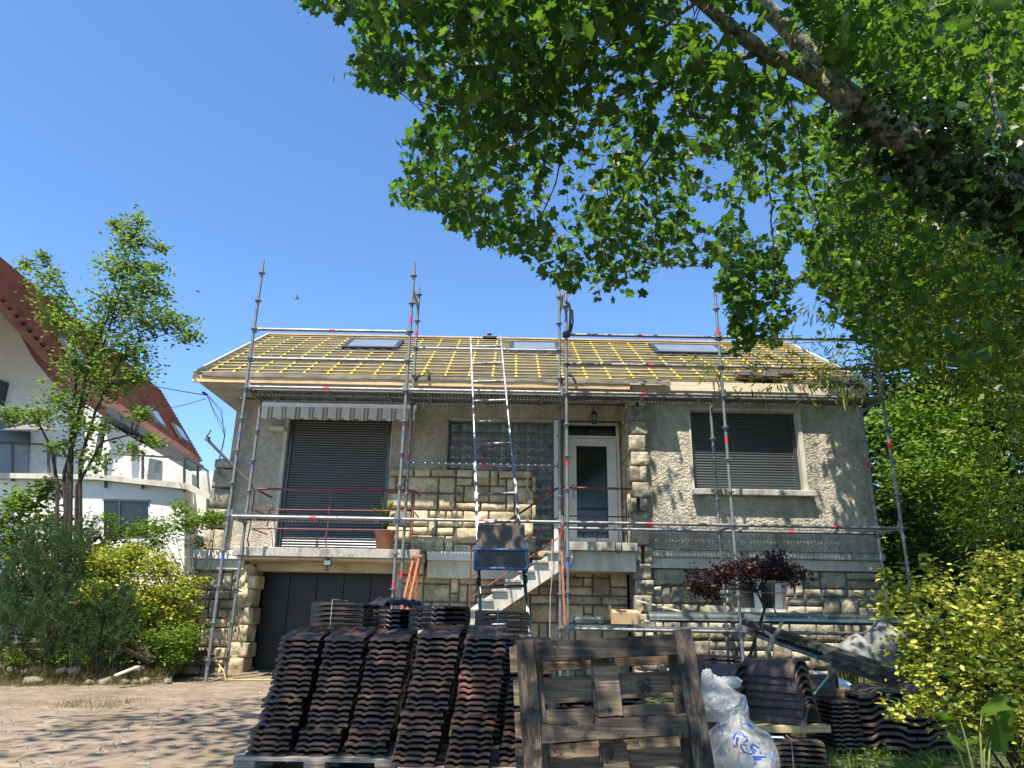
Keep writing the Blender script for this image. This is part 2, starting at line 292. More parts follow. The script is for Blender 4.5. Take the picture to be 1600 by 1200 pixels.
# crazy paving: irregular flags, each its own tint, sunk joints
def paving():
    m = bpy.data.materials.new('crazy_paving'); m.use_nodes = True; N = m.node_tree.nodes; L = m.node_tree.links; b = N['Principled BSDF']
    tc = N.new('ShaderNodeTexCoord')
    nw = N.new('ShaderNodeTexNoise'); nw.inputs['Scale'].default_value = 2.2; L.new(tc.outputs['Object'], nw.inputs['Vector'])
    ad = N.new('ShaderNodeVectorMath'); ad.operation = 'MULTIPLY_ADD'; ad.inputs[1].default_value = (.5, .5, 0)
    L.new(nw.outputs['Color'], ad.inputs[0]); L.new(tc.outputs['Object'], ad.inputs[2])
    fl = N.new('ShaderNodeVectorMath'); fl.operation = 'MULTIPLY'; fl.inputs[1].default_value = (1, 1, 0); L.new(ad.outputs[0], fl.inputs[0])
    ve = N.new('ShaderNodeTexVoronoi'); ve.feature = 'DISTANCE_TO_EDGE'; ve.inputs['Scale'].default_value = 3.3; L.new(fl.outputs[0], ve.inputs['Vector'])
    vc = N.new('ShaderNodeTexVoronoi'); vc.inputs['Scale'].default_value = 3.3; L.new(fl.outputs[0], vc.inputs['Vector'])
    r = N.new('ShaderNodeValToRGB'); e = r.color_ramp.elements
    for _ in range(2): e.new(.5)
    for i, c in enumerate([(.215,.165,.12), (.245,.19,.14), (.225,.178,.135), (.26,.205,.15)]): e[i].position = .15+.25*i; e[i].color = (*c, 1)
    sx = N.new('ShaderNodeSeparateColor'); L.new(vc.outputs['Color'], sx.inputs[0]); L.new(sx.outputs[0], r.inputs[0])
    n = N.new('ShaderNodeTexNoise'); n.inputs['Scale'].default_value = 5; n.inputs['Detail'].default_value = 10; n.inputs['Roughness'].default_value = .7; L.new(tc.outputs['Object'], n.inputs['Vector'])
    mr = N.new('ShaderNodeMapRange'); mr.inputs[1].default_value = .3; mr.inputs[2].default_value = .72; mr.inputs[3].default_value = .6; mr.inputs[4].default_value = 1.3; L.new(n.outputs[0], mr.inputs[0])
    hs = N.new('ShaderNodeHueSaturation'); L.new(r.outputs[0], hs.inputs['Color']); L.new(mr.outputs[0], hs.inputs['Value'])
    jr = N.new('ShaderNodeMapRange'); jr.inputs[1].default_value = .012; jr.inputs[2].default_value = .035; L.new(ve.outputs[0], jr.inputs[0])
    mx = N.new('ShaderNodeMix'); mx.data_type = 'RGBA'; L.new(jr.outputs[0], mx.inputs[0]); mx.inputs[6].default_value = (.27, .235, .18, 1); L.new(hs.outputs[0], mx.inputs[7])
    # moss and soil patches between the flags
    n3 = N.new('ShaderNodeTexNoise'); n3.inputs['Scale'].default_value = 1.1; n3.inputs['Detail'].default_value = 9; L.new(tc.outputs['Object'], n3.inputs['Vector'])
    m3 = N.new('ShaderNodeMapRange'); m3.inputs[1].default_value = .57; m3.inputs[2].default_value = .70; L.new(n3.outputs[0], m3.inputs[0])
    mx3 = N.new('ShaderNodeMix'); mx3.data_type = 'RGBA'; L.new(m3.outputs[0], mx3.inputs[0]); L.new(mx.outputs[2], mx3.inputs[6]); mx3.inputs[7].default_value = (.15, .125, .075, 1)
    L.new(mx3.outputs[2], b.inputs['Base Color']); b.inputs['Roughness'].default_value = .9; b.inputs['Specular IOR Level'].default_value = .2
    mm = N.new('ShaderNodeMath'); mm.operation = 'MULTIPLY_ADD'; mm.inputs[1].default_value = .6; L.new(n.outputs[0], mm.inputs[0]); L.new(jr.outputs[0], mm.inputs[2])
    bp = N.new('ShaderNodeBump'); bp.inputs['Strength'].default_value = .8; bp.inputs['Distance'].default_value = .03; L.new(mm.outputs[0], bp.inputs['Height']); L.new(bp.outputs[0], b.inputs['Normal'])
    return m
mt['paving'] = paving()

# striped awning cloth (woven stripes across x)
def striped():
    m = bpy.data.materials.new('striped_awning_cloth'); m.use_nodes = True; N = m.node_tree.nodes; L = m.node_tree.links; b = N['Principled BSDF']
    tc = N.new('ShaderNodeTexCoord'); sp = N.new('ShaderNodeSeparateXYZ'); L.new(tc.outputs['Object'], sp.inputs[0])
    mu = N.new('ShaderNodeMath'); mu.operation = 'MULTIPLY'; mu.inputs[1].default_value = 1/.235; L.new(sp.outputs[0], mu.inputs[0])
    fr = N.new('ShaderNodeMath'); fr.operation = 'FRACT'; L.new(mu.outputs[0], fr.inputs[0])
    r = N.new('ShaderNodeValToRGB'); r.color_ramp.interpolation = 'CONSTANT'; e = r.color_ramp.elements
    st = [(0, 0), (.06, 1), (.18, 0), (.22, 2), (.27, 0), (.32, 1), (.44, 0), (.52, 0)]
    c = [(.62, .58, .48, 1), (.23, .19, .12, 1), (.35, .22, .15, 1)]
    while len(e) < len(st): e.new(.5)
    for i, (p, k) in enumerate(st): e[i].position = p; e[i].color = c[k]
    L.new(fr.outputs[0], r.inputs[0]); L.new(r.outputs[0], b.inputs['Base Color']); b.inputs['Roughness'].default_value = .9
    return m
mt['awning'] = striped()

# thin see-through sheets
def thin(name, col, dens, rough=.3, print_=None):
    m = bpy.data.materials.new(name); m.use_nodes = True; N = m.node_tree.nodes; L = m.node_tree.links; b = N['Principled BSDF']
    b.inputs['Base Color'].default_value = (*col, 1); b.inputs['Roughness'].default_value = rough
    tr = N.new('ShaderNodeBsdfTranslucent'); tr.inputs[0].default_value = (*col, 1)
    tp = N.new('ShaderNodeBsdfTransparent')
    m1 = N.new('ShaderNodeMixShader'); m1.inputs[0].default_value = .4; L.new(b.outputs[0], m1.inputs[1]); L.new(tr.outputs[0], m1.inputs[2])
    m2 = N.new('ShaderNodeMixShader'); L.new(tp.outputs[0], m2.inputs[1]); L.new(m1.outputs[0], m2.inputs[2])
    n = N.new('ShaderNodeTexNoise'); n.inputs['Scale'].default_value = 9; n.inputs['Detail'].default_value = 4
    tc = N.new('ShaderNodeTexCoord'); L.new(tc.outputs['Object'], n.inputs['Vector'])
    mr = N.new('ShaderNodeMapRange'); mr.inputs[1].default_value = .3; mr.inputs[2].default_value = .7; mr.inputs[3].default_value = dens-.12; mr.inputs[4].default_value = min(1, dens+.15)
    L.new(n.outputs[0], mr.inputs[0]); L.new(mr.outputs[0], m2.inputs[0]); L.new(m2.outputs[0], N['Material Output'].inputs[0])
    bn = N.new('ShaderNodeTexNoise'); bn.inputs['Scale'].default_value = 9; bn.inputs['Detail'].default_value = 3; bn.inputs['Distortion'].default_value = 2.5; L.new(tc.outputs['Object'], bn.inputs['Vector'])
    bp = N.new('ShaderNodeBump'); bp.inputs['Strength'].default_value = .8; bp.inputs['Distance'].default_value = .03; L.new(bn.outputs[0], bp.inputs['Height']); L.new(bp.outputs[0], b.inputs['Normal'])
    return m
mt['bag'] = thin('thin_white_plastic', (.66, .68, .67), .42, .22)
mt['bag2'] = thin('milky_plastic', (.56, .59, .60), .68, .25)
mt['sack'] = M('woven_white_sack', [(.20,.20,.195),(.26,.26,.255)], 5, .7, .5, 12, bdist=.03)
mt['print'] = M('blue_print', [(.03,.09,.45),(.04,.11,.5)], 5, .5)
mt['railglass'] = thin('balcony_glass', (.35, .42, .42), .35, .05)

mt['l_maple'] = leafmat('maple_leaf', [(.022,.058,.020),(.040,.090,.024),(.065,.125,.027),(.12,.18,.03)], (2.3, 2.3, .75), .55, .42, .45)
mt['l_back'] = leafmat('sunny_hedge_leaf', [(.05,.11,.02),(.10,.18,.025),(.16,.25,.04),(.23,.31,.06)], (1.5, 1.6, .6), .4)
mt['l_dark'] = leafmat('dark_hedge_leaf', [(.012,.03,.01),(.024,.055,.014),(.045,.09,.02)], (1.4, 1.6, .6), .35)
mt['l_bamboo'] = leafmat('bamboo_leaf', [(.07,.10,.02),(.14,.18,.03),(.22,.26,.045),(.32,.34,.08)], (1.9, 1.9, .7), .5)
mt['l_gold'] = leafmat('golden_leaf', [(.07,.12,.018),(.22,.27,.025),(.44,.44,.05),(.66,.64,.14)], (1.25, 1.2, .6), .3)  # darkest tint stands in for shadowed gaps among the leaves
mt['l_yellow'] = leafmat('yellow_leaf', [(.07,.14,.02),(.20,.27,.03),(.42,.44,.05),(.64,.60,.10)], (1.2, 1.2, .6), .4)
mt['l_fresh'] = leafmat('fresh_green_leaf', [(.05,.11,.015),(.11,.19,.022),(.20,.29,.035)], (1.5, 1.5, .6), .45)
mt['l_tree'] = leafmat('small_tree_leaf', [(.06,.11,.028),(.12,.19,.038),(.20,.28,.06)], (1.7, 1.7, .8), .5)
mt['l_pine'] = leafmat('pine_needle', [(.022,.055,.020),(.042,.090,.030),(.075,.13,.042)], (1.5, 1.6, .7), .3, .6, .15)
mt['l_acer'] = leafmat('purple_leaf', [(.022,.008,.010),(.045,.014,.016),(.075,.024,.022)], (1.6, .9, .8), .35)
mt['l_grass'] = leafmat('grass_blade', [(.05,.10,.015),(.09,.18,.025),(.15,.25,.035),(.25,.27,.08)], (1.5, 1.5, .6), .4)
mt['l_dry'] = leafmat('dry_grass_blade', [(.12,.11,.04),(.22,.18,.08),(.10,.12,.03)], (1.3, 1.3, .7), .35)
mt['l_ivy'] = leafmat('ivy_leaf', [(.010,.030,.010),(.022,.055,.016),(.04,.085,.025)], (1.4, 1.6, .7), .25, .3, .6)
# ================================================================ SETTING
def ground():
    xs = list(np.concatenate([np.linspace(-900, -30, 8), np.linspace(-20, 20, 81), np.linspace(30, 900, 8)]))
    ys = list(np.concatenate([np.linspace(-900, -20, 6), np.linspace(-12, 26, 77), np.linspace(35, 1200, 8)]))
    b = B(); nx = len(xs)
    for y in ys:
        for x in xs: b.v.append((x, y, gz(x, y) + (.02*nz((x, y, 0), .9) - .02 if abs(x) < 20 and -12 <= y <= 26 else -.02)))
    b.f = [(j*nx+i, j*nx+i+1, (j+1)*nx+i+1, (j+1)*nx+i) for j in range(len(ys)-1) for i in range(nx-1)]
    return struct(b.make('ground', mt['lawn'], smooth=True, ang=180))
ground()
def bed_edge(x): return 9.75 + max(0, (x+8))*.24 if x < -4.3 else 10.7
def drive():
    b = B(); xs = np.linspace(-14, 1.3, 62); ys = np.linspace(0, 1, 50); nx = len(xs)
    for v in ys:
        for x in xs:
            y1 = bed_edge(x)+.3 if x < -4.6 else 12.9
            y = -6 + v*(y1+6); b.v.append((x, y, gz(x, y)+.012+.006*nz((x, y, 0), 1.5)))
    b.f = [(j*nx+i, j*nx+i+1, (j+1)*nx+i+1, (j+1)*nx+i) for j in range(len(ys)-1) for i in range(nx-1)]
    return struct(b.make('drive', mt['paving'], smooth=True, ang=180))
drive()
def bed():
    b = B(); xs = np.linspace(-16, -4.62, 90); vs = np.linspace(0, 1, 24); nx = len(xs)
    for v in vs:
        for x in xs:
            y = bed_edge(x) + v*6; h = .30*min(1, v*9) + .12*nz((x, y, 0), 1.4) + .05*nz((x, y, 3), 5)
            b.v.append((x, y + .12*nz((x, 0, 5), 1.5), gz(x, y) + (h if v > 0 else -.06)))
    b.f = [(j*nx+i, j*nx+i+1, (j+1)*nx+i+1, (j+1)*nx+i) for j in range(len(vs)-1) for i in range(nx-1)]
    return struct(b.make('planting_bed', mt['soil'], smooth=True, ang=180))
bedo = bed()
def bz(x, y): return gz(x, y)+.28

# ================================================================ MASONRY
def masonry(name, O, U, Nn, W, H, mat, parent, holes=(), unit=.15, depth=.05, seed=1, rough=1.0, quoin=None):
    "irregular coursed blocks with pillowed rough faces on a rectangle: origin O, along U, outward Nn"
    g = random.Random(seed); O = Vector(O); U = Vector(U); Nn = Vector(Nn); Zv = Vector((0, 0, 1))
    nx = int(round(W/unit)); ny = int(round(H/(unit*.95))); cw = W/nx; ch = H/ny
    occ = [[False]*nx for _ in range(ny)]
    for (a, b_, c, d) in holes:
        for j in range(ny):
            for i in range(nx):
                if a < (i+.5)*cw < b_ and c < (j+.5)*ch < d: occ[j][i] = True
    b = B(); tints = []
    for j in range(ny):
        for i in range(nx):
            if occ[j][i]: continue
            ww = g.choice([1, 2, 2, 3, 3, 4]); hh = g.choice([1, 1, 2, 2]) if ww > 1 else g.choice([1, 2, 2])
            k = 0
            while k < ww and i+k < nx and not occ[j][i+k]: k += 1
            ww = k
            if i+ww == nx-1 and not occ[j][nx-1]: ww += 1
            if j+hh > ny: hh = 1
            if hh == 2 and any(occ[j+1][i+q] for q in range(ww)): hh = 1
            for q in range(ww):
                for p in range(hh): occ[j+p][i+q] = True
            x0 = i*cw+.007; x1 = (i+ww)*cw-.007; z0 = j*ch+.007; z1 = (j+hh)*ch-.007
            def edged(L_, k): e_ = .008/L_; f_ = .022/L_; return [0, e_, f_]+[f_+(1-2*f_)*q/k for q in range(1, k)]+[1-f_, 1-e_, 1]
            us = edged(ww*cw, max(2, ww*2)); vs_ = edged(hh*ch, max(2, hh*2)); nu = len(us)-1; nv = len(vs_)-1; base = len(b.v); pr = g.uniform(.7, 1.1); sd = g.uniform(0, 90); t = g.random()
            for q in range(nv+1):
                for p in range(nu+1):
                    u = us[p]; v = vs_[q]; e = min(u, 1-u)*ww*cw; f = min(v, 1-v)*hh*ch
                    edge = min(1, e/.024)**.5*min(1, f/.024)**.5
                    x = x0+(x1-x0)*u; z = z0+(z1-z0)*v
                    P = O + U*x + Zv*z
                    dd = depth*pr*edge + edge*rough*(.020*nz(P, 6, sd)+.014*nz(P, 15, sd)) - (.03 if e < 1e-6 or f < 1e-6 else 0)
                    jx = 0 if e > 1e-6 else .008*nz((z*9, sd, 0)); jz = 0 if f > 1e-6 else .008*nz((x*9, sd, 4))
                    b.v.append(tuple(P + Nn*dd + U*jx + Zv*jz))
            for q in range(nv):
                for p in range(nu):
                    b.f.append((base+q*(nu+1)+p, base+q*(nu+1)+p+1, base+(q+1)*(nu+1)+p+1, base+(q+1)*(nu+1)+p)); tints.append(t)
    me_f = len(b.f)
    o = b.make(name, mat, parent, smooth=True, ang=180)
    # normals must face outward
    me = o.data
    if me.polygons[0].normal.dot(Nn) < 0: me.flip_normals()
    a = me.attributes.new('tint', 'FLOAT', 'FACE'); a.data.foreach_set('value', np.array(tints, np.float32))
    return o

def rock(b, c, s, sd, sub=2):
    bm = bmesh.new(); bmesh.ops.create_icosphere(bm, subdivisions=sub, radius=1)
    for v in bm.verts:
        k = 1+.28*nz(v.co, 1.3, sd)+.12*nz(v.co, 3.5, sd)
        v.co = Vector((max(-.8, min(.8, v.co.x*k)), max(-.8, min(.8, v.co.y*k)), max(-.72, min(.72, v.co.z*k))))
    base = len(b.v); bm.verts.ensure_lookup_table()
    for v in bm.verts: b.v.append((c[0]+v.co.x*s[0]*1.25, c[1]+v.co.y*s[1]*1.25, c[2]+v.co.z*s[2]*1.4))
    for f in bm.faces: b.f.append(tuple(base+v.index for v in f.verts))
    bm.free(); return b

# ================================================================ THE HOUSE BEING RE-ROOFED
def grp(name, parent):
    o = bpy.data.objects.new(name, None); COL.objects.link(o); o.parent = parent; o.empty_display_size = .1; return o
H = root('house', (.5, 12.7, 0), 'low stone and roughcast house with its roof stripped to battens, behind the scaffolding', 'house')
XL, XR = -4.97, 6.07
YL, YR, YB, YP = 12.6, 12.1, 18.1, 13.0       # left wall, right wall, back wall, porch wall
EY, EZ, RY, RZ = 11.7, 4.75, 14.9, 6.73
SL = (RZ-EZ)/(RY-EY)
def roofz(y): return EZ + (min(y, 2*RY-y)-EY)*SL
def on_roof(px, py, h=0):
    d = fw + rt*((px-800)/FPX) - up*((py-600)/FPX)
    t = (EZ + h - EY*SL - CZ)/(d.z - SL*d.y); return Vector((0, 0, CZ)) + d*t
# walls (roughcast), built as thick pieces round their openings
b = B()
SX0, SX1, SZ0, SZ1 = -4.0, -2.14, 1.93, 4.25        # left shutter
b.box(XL, SX0, YL, YL+.3, 1.8, 4.6); b.box(SX0, SX1, YL, YL+.3, SZ1, 4.6)
b.box(SX1, -1.13, YL, YL+.3, 1.8, 4.6)
b.box(-1.13, 2.07, YL, YL+.1, 4.32, 4.6)
b.make('wall', mt['stucco2'], H, bevel=.01, label='fine roughcast wall of the left bay')
b = B()
WX0, WX1, WZ0, WZ1 = 3.1, 4.95, 3.02, 4.38          # right shutter window
b.box(2.22, WX0, YR, YR+.3, 2.0, 4.6); b.box(WX1, XR, YR, YR+.3, 2.0, 4.6)
b.box(WX0, WX1, YR, YR+.3, WZ1, 4.6); b.box(WX0, WX1, YR, YR+.3, 2.0, WZ0)
b.make('wall', mt['stucco'], H, label='coarse roughcast wall of the right bay')
b = B()
b.box(-1.13, 2.07, YP, YP+.2, 4.28, 4.6)             # over the porch
b.box(1.95, 2.07, YP-.02, YP+.2, 2.0, 4.28); b.box(.9, 1.02, YP+.02, YP+.2, 2.0, 4.28)
b.box(2.12, 2.4, YR+.31, YP+.2, 0, 4.6)
b.make('wall', mt['stucco2'], H, label='wall round the recessed porch')
b = B()                                              # sides and back, gables
b.box(XL+.01, XL+.3, YL+.31, YB, 0, 4.6); b.box(XR-.3, XR-.01, YR+.31, YB, 0, 4.6); b.box(XL+.31, XR-.31, YB-.3, YB-.01, 0, 4.6)
for x in (XL+.02, XR-.3):
    b.poly([(x, YL+.1, 4.61), (x, YB-.02, 4.61), (x, YB-.02, roofz(YB)-.14), (x, RY, RZ-.16), (x, YL+.1, roofz(YL)-.14)], (.26, 0, 0))
b.make('wall', mt['stucco'], H, label='side, back and gable walls')
# stone base
b = B()
b.box(-5.12, -4.17, 12.28, 12.59, -.4, 1.66); b.make('mortar_core', mt['mortar'], H); b = B(); b.box(-1.88, 2.0, 12.66, 12.9, -.4, 2.0); b.box(2.0, 3.58, 12.16, 12.4, -.4, 1.7)
b.box(4.56, XR+.01, 12.16, 12.4, -.4, 1.7); b.box(3.58, 4.56, 12.16, 12.4, -.4, 1.04); b.box(3.58, 4.56, 12.16, 12.4, 1.58, 1.7)
b.make('mortar_core', mt['mortar'], H); b = B(); b.box(-2.1, .36, 12.5, 12.59, 1.9, 3.3)
b.box(2.06, 2.2, 12.1, 12.95, -.4, 4.58); b.make('mortar_core', mt['mortar'], H); b = B(); b.box(-5.1, -4.98, 12.45, 12.75, 1.9, 3.45)
b.make('mortar_core', mt['mortar'], H)
F = (0, -1, 0)
masonry('stone_wall', (-5.16, 12.28, -.35), (1, 0, 0), F, .97, 2.02, mt['stone'], H, seed=3, depth=.055)
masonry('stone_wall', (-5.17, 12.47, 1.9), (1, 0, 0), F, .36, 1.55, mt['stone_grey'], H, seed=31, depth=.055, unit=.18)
masonry('stone_wall', (-5.12, 12.9, -.35), (0, -1, 0), (-1, 0, 0), .62, 2.02, mt['stone'], H, seed=32)
masonry('stone_wall', (-1.88, 12.66, -.35), (1, 0, 0), F, 3.9, 2.35, mt['stone'], H, seed=5, depth=.045)
masonry('stone_wall', (-2.12, 12.5, 1.92), (1, 0, 0), F, 2.5, 1.42, mt['stone'], H, seed=6, depth=.055)
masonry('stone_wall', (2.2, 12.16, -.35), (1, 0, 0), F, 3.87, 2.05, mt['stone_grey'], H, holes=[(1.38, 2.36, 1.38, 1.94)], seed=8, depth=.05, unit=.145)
# big rock-faced quoins of the pillar, wider and narrower by turns
def quoins(x0, x1, y, z0, z1, mat, seed, parent=H, side=True):
    g = random.Random(seed); z = z0; k = 0; b = B(); tints = []
    while z < z1-.1:
        h = min(g.uniform(.21, .29), z1-z); 
        a = x0 - (.03 if k % 2 else 0); c = x1 + (.03 if k % 2 == 0 else -.01)
        segs = [(a, c)] if g.random() < .5 else [(a, (a+c)/2+g.uniform(-.05, .05)), ((a+c)/2+.01, c)]
        for s0, s1 in segs:
            bm = bmesh.new(); bmesh.ops.create_cube(bm, size=2); bmesh.ops.subdivide_edges(bm, edges=bm.edges, cuts=6, use_grid_fill=True)
            hw = (s1-s0)/2-.003; hh = h/2-.004; hd = .22; c0 = Vector(((s0+s1)/2, y+.16, z+h/2)); sd = g.uniform(0, 99)
            base = len(b.v)
            for v in bm.verts:
                p = v.co.copy(); r = max(abs(p.x), abs(p.y), abs(p.z)); q = p.normalized()*1.28
                p = p*.9 + q*.1
                P = Vector((p.x*hw, p.y*hd, p.z*hh)); nn = p.normalized()
                e_ = 1-max(abs(v.co.z), abs(v.co.x))**6; P += Vector((nn.x*.5, nn.y, 0))*(.035*nz(P, 6, sd)+.018*nz(P, 15, sd)+.012)*e_
                b.v.append(tuple(P+c0))
            for f in bm.faces: b.f.append(tuple(base+v.index for v in f.verts)); tints.append(g.random())
            tints[-len(bm.faces):] = [g.random()]*len(bm.faces); bm.free()
        z += h; k += 1
    o = b.make('quoin_column', mat, parent, smooth=True, ang=180)
    a = o.data.attributes.new('tint', 'FLOAT', 'FACE'); a.data.foreach_set('value', np.array(tints, np.float32))
    return o
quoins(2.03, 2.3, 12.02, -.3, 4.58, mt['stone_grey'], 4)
quoins(-4.42, -4.14, 12.28, -.3, 1.62, mt['stone'], 9)
masonry('stone_wall', (2.06, 13.0, 2.0), (0, -1, 0), (-1, 0, 0), .82, 2.55, mt['stone'], H, seed=12, unit=.17)
quoins(.28, .42, 12.5, 1.95, 3.3, mt['stone'], 10)
# cream bands and ledges
b = B()
b.box(2.3, XR+.03, 11.98, 12.17, 1.87, 1.98)
b.make('ledge', mt['concrete'], H, bevel=.008)
b = B(); b.box(2.3, XR+.02, 12.06, 12.3, 1.70, 1.868); b.make('band', mt['cream'], H, bevel=.006)
b = B(); b.box(-1.36, .34, 12.3, 12.5, 1.78, 1.92); b.make('ledge', mt['whitepaint'], H, bevel=.01)
b = B(); b.box(-1.36, .9, 12.42, 12.68, 1.5, 1.779); b.make('band', mt['cream'], H, bevel=.006)
b = B(); b.box(-5.22, -4.33, 12.12, 12.5, 1.72, 1.86); b.make('ledge', mt['whitepaint'], H, bevel=.01)
b = B(); b.box(-5.16, -4.33, 12.18, 12.5, 1.56, 1.719); b.make('band', mt['cream'], H, bevel=.006)
# balcony
b = B(); b.box(-4.33, -1.4, 11.6, 12.59, 1.74, 1.88)
b.make('balcony_slab', mt['concrete'], H, bevel=.008)
b = B(); b.box(-4.25, -1.45, 11.72, 12.32, 1.70, 1.738); b.box(-4.31, -1.42, 12.33, 12.7, 1.56, 1.735)
b.make('balcony_soffit', mt['creamsoft'], H, bevel=.006)
# roller shutters: lapped convex slats in side guides
def shutter(name, x0, x1, y, z0, z1, parent, pitch=.045, label=None):
    n = int(round((z1-z0)/pitch)); ch = (z1-z0)/n; b = B(); prof = []
    for k in range(n):
        for q in range(7):
            u = q/6; prof.append((y - .0068*math.sin(math.pi*min(1, u*1.11)) - .001 if u < .9 else y+.004, z0+ch*(k+u)))
    nn = len(prof); b.v = [(x, p[0], p[1]) for x in (x0, x1) for p in prof]
    b.f = [(i, i+1, nn+i+1, nn+i) for i in range(nn-1)]
    o = b.make(name, mt['shutter'], parent, smooth=True, ang=35, label=label)
    g = B(); g.box(x0-.05, x0+.012, y-.035, y+.03, z0-.005, z1); g.box(x1-.012, x1+.05, y-.035, y+.03, z0-.005, z1); g.box(x0+.013, x1-.013, y-.03, y+.02, z0-.02, z0+.03)
    g.make('guide', mt['shutter'], o, bevel=.004)
    return o
shutter('roller_shutter', SX0+.06, SX1-.06, YL+.12, SZ0, SZ1-.01, H, label='tall closed dark roller shutter of the balcony door')
shutter('roller_shutter', WX0+.06, WX1-.06, YR+.14, WZ0+.03, WZ1-.01, H, label='closed dark roller shutter of the right-hand window')
b = B(); b.box(SX0-.07, SX0+.004, YL-.015, YL+.2, 1.9, SZ1+.004); b.box(SX0-.07, SX1+.07, YL-.015, YL+.2, SZ1+.005, SZ1+.04); b.box(SX1-.004, SX1+.02, YL-.012, YL+.2, 3.4, SZ1+.004)
b.make('window_surround', mt['cream'], H, bevel=.004)
b = B(); b.box(WX1-.002, WX1+.075, YR-.012, YR+.2, WZ0-.03, WZ1+.02); b.box(WX0-.03, WX0+.004, YR-.012, YR+.2, WZ0-.03, WZ1+.02); b.box(WX0-.03, WX1+.075, YR-.015, YR+.2, WZ1+.021, WZ1+.05)
b.make('window_surround', mt['cream'], H, bevel=.004)
b = B(); b.box(WX0-.05, WX1+.14, YR-.15, YR+.1, WZ0-.13, WZ0-.03); b.make('window_sill', mt['concrete'], H, bevel=.012)
# garage door with vertical panels
gd = B(); xs = np.linspace(-4.17, -1.88, 6)
for i in range(5): gd.box(xs[i]+.004, xs[i+1]-.004, 12.76, 12.82, -.35, 1.60)
gd.box(-4.17, -1.88, 12.79, 12.85, -.35, 1.6)
gdo = gd.make('garage_door', mt['shutter_dark'], H, bevel=.005)
b = B(); b.tube([(-2.75, 12.74, .75), (-2.75, 12.70, .75), (-2.63, 12.70, .75)], .011, 8); b.make('handle', mt['nb_grey'], gdo, smooth=True)
b = B(); b.box(-1.88, -1.80, 12.5, 12.9, -.35, 1.6); b.make('pier', mt['creamsoft'], H, bevel=.01)
# glass-block wall
GX0, GX1, GZ0, GZ1 = -1.12, .76, 1.95, 4.27
gb = grp('glass_block_wall', H)
b = B(); b.box(GX0, GX1, 12.735, 12.8, GZ0, GZ1); b.make('grout', M('grout', [(.16,.155,.14),(.22,.21,.19)], 9, .9), gb)
b = B(); nx_, nz_ = 8, 13; cw = (GX1-GX0)/nx_; ch = (GZ1-GZ0)/nz_
for i in range(nx_):
    for j in range(nz_):
        x = GX0+cw*i; z = GZ0+ch*j; base = len(b.v); n = 5; sd = rng.random()*90
        for q in range(n+1):
            for p in range(n+1):
                u = p/n; v = q/n; e = min(u, 1-u, v, 1-v)
                b.v.append((x+.006+(cw-.012)*u, 12.735-.012*min(1, e*6)-.004*nz((x+cw*u, sd, z+ch*v), 9), z+.006+(ch-.012)*v))
        b.f += [(base+q*(n+1)+p, base+q*(n+1)+p+1, base+(q+1)*(n+1)+p+1, base+(q+1)*(n+1)+p) for q in range(n) for p in range(n)]
b.make('glass_blocks', M('glass_block', [(.075,.08,.075),(.13,.135,.125),(.045,.05,.048)], 4, .12, .35, 14, bdist=.03, spec=.8), gb, smooth=True, ang=180)
b = B(); b.box(GX0-.03, GX1, 12.62, 12.78, GZ1+.002, GZ1+.045); b.box(GX0-.03, GX0-.002, 12.64, 12.78, 3.25, GZ1); b.make('frame', mt['concrete'], gb, bevel=.003)
# entrance: frame post, transom light, white door with a tall pane
b = B(); b.box(.77, .90, 12.62, 13.1, 1.95, 4.31); b.make('door_post', mt['whitepaint'], H, bevel=.006)
dr = B(); DX0, DX1, DZ0, DZ1 = 1.03, 1.93, 2.1, 4.06
dr.box(DX0, DX0+.17, 12.97, 13.02, DZ0, DZ1); dr.box(DX1-.17, DX1, 12.97, 13.02, DZ0, DZ1); dr.box(DX0+.171, DX1-.171, 12.972, 13.02, DZ1-.14, DZ1); dr.box(DX0+.171, DX1-.171, 12.972, 13.02, DZ0, DZ0+.16)
door = dr.make('front_door', mt['whitepaint'], H, bevel=.006)
b = B(); b.box(DX0+.165, DX1-.165, 12.99, 13.0, DZ0+.155, DZ1-.135); b.make('pane', mt['glass_dark'], door)
b = B(); b.box(DX0+.10, DX0+.13, 12.955, 12.97, 2.95, 3.2); b.tube([(DX0+.115, 12.955, 3.1), (DX0+.115, 12.92, 3.1), (DX0+.22, 12.92, 3.1)], .009, 8); b.make('handle', mt['alu'], door, smooth=True)
b = B(); b.box(.96, 1.99, 12.94, 13.06, 4.31, 4.36); b.box(.96, 1.02, 12.94, 13.06, 2.05, 4.30); b.box(1.94, 1.99, 12.94, 13.06, 2.05, 4.30); b.box(1.021, 1.939, 12.945, 13.05, DZ1+.006, DZ1+.05)
fr = b.make('door_frame', mt['whitepaint'], H, bevel=.005)
b = B(); b.box(1.021, 1.939, 12.99, 13.0, DZ1+.051, 4.309); b.make('transom_light', mt['glass_dark'], H)
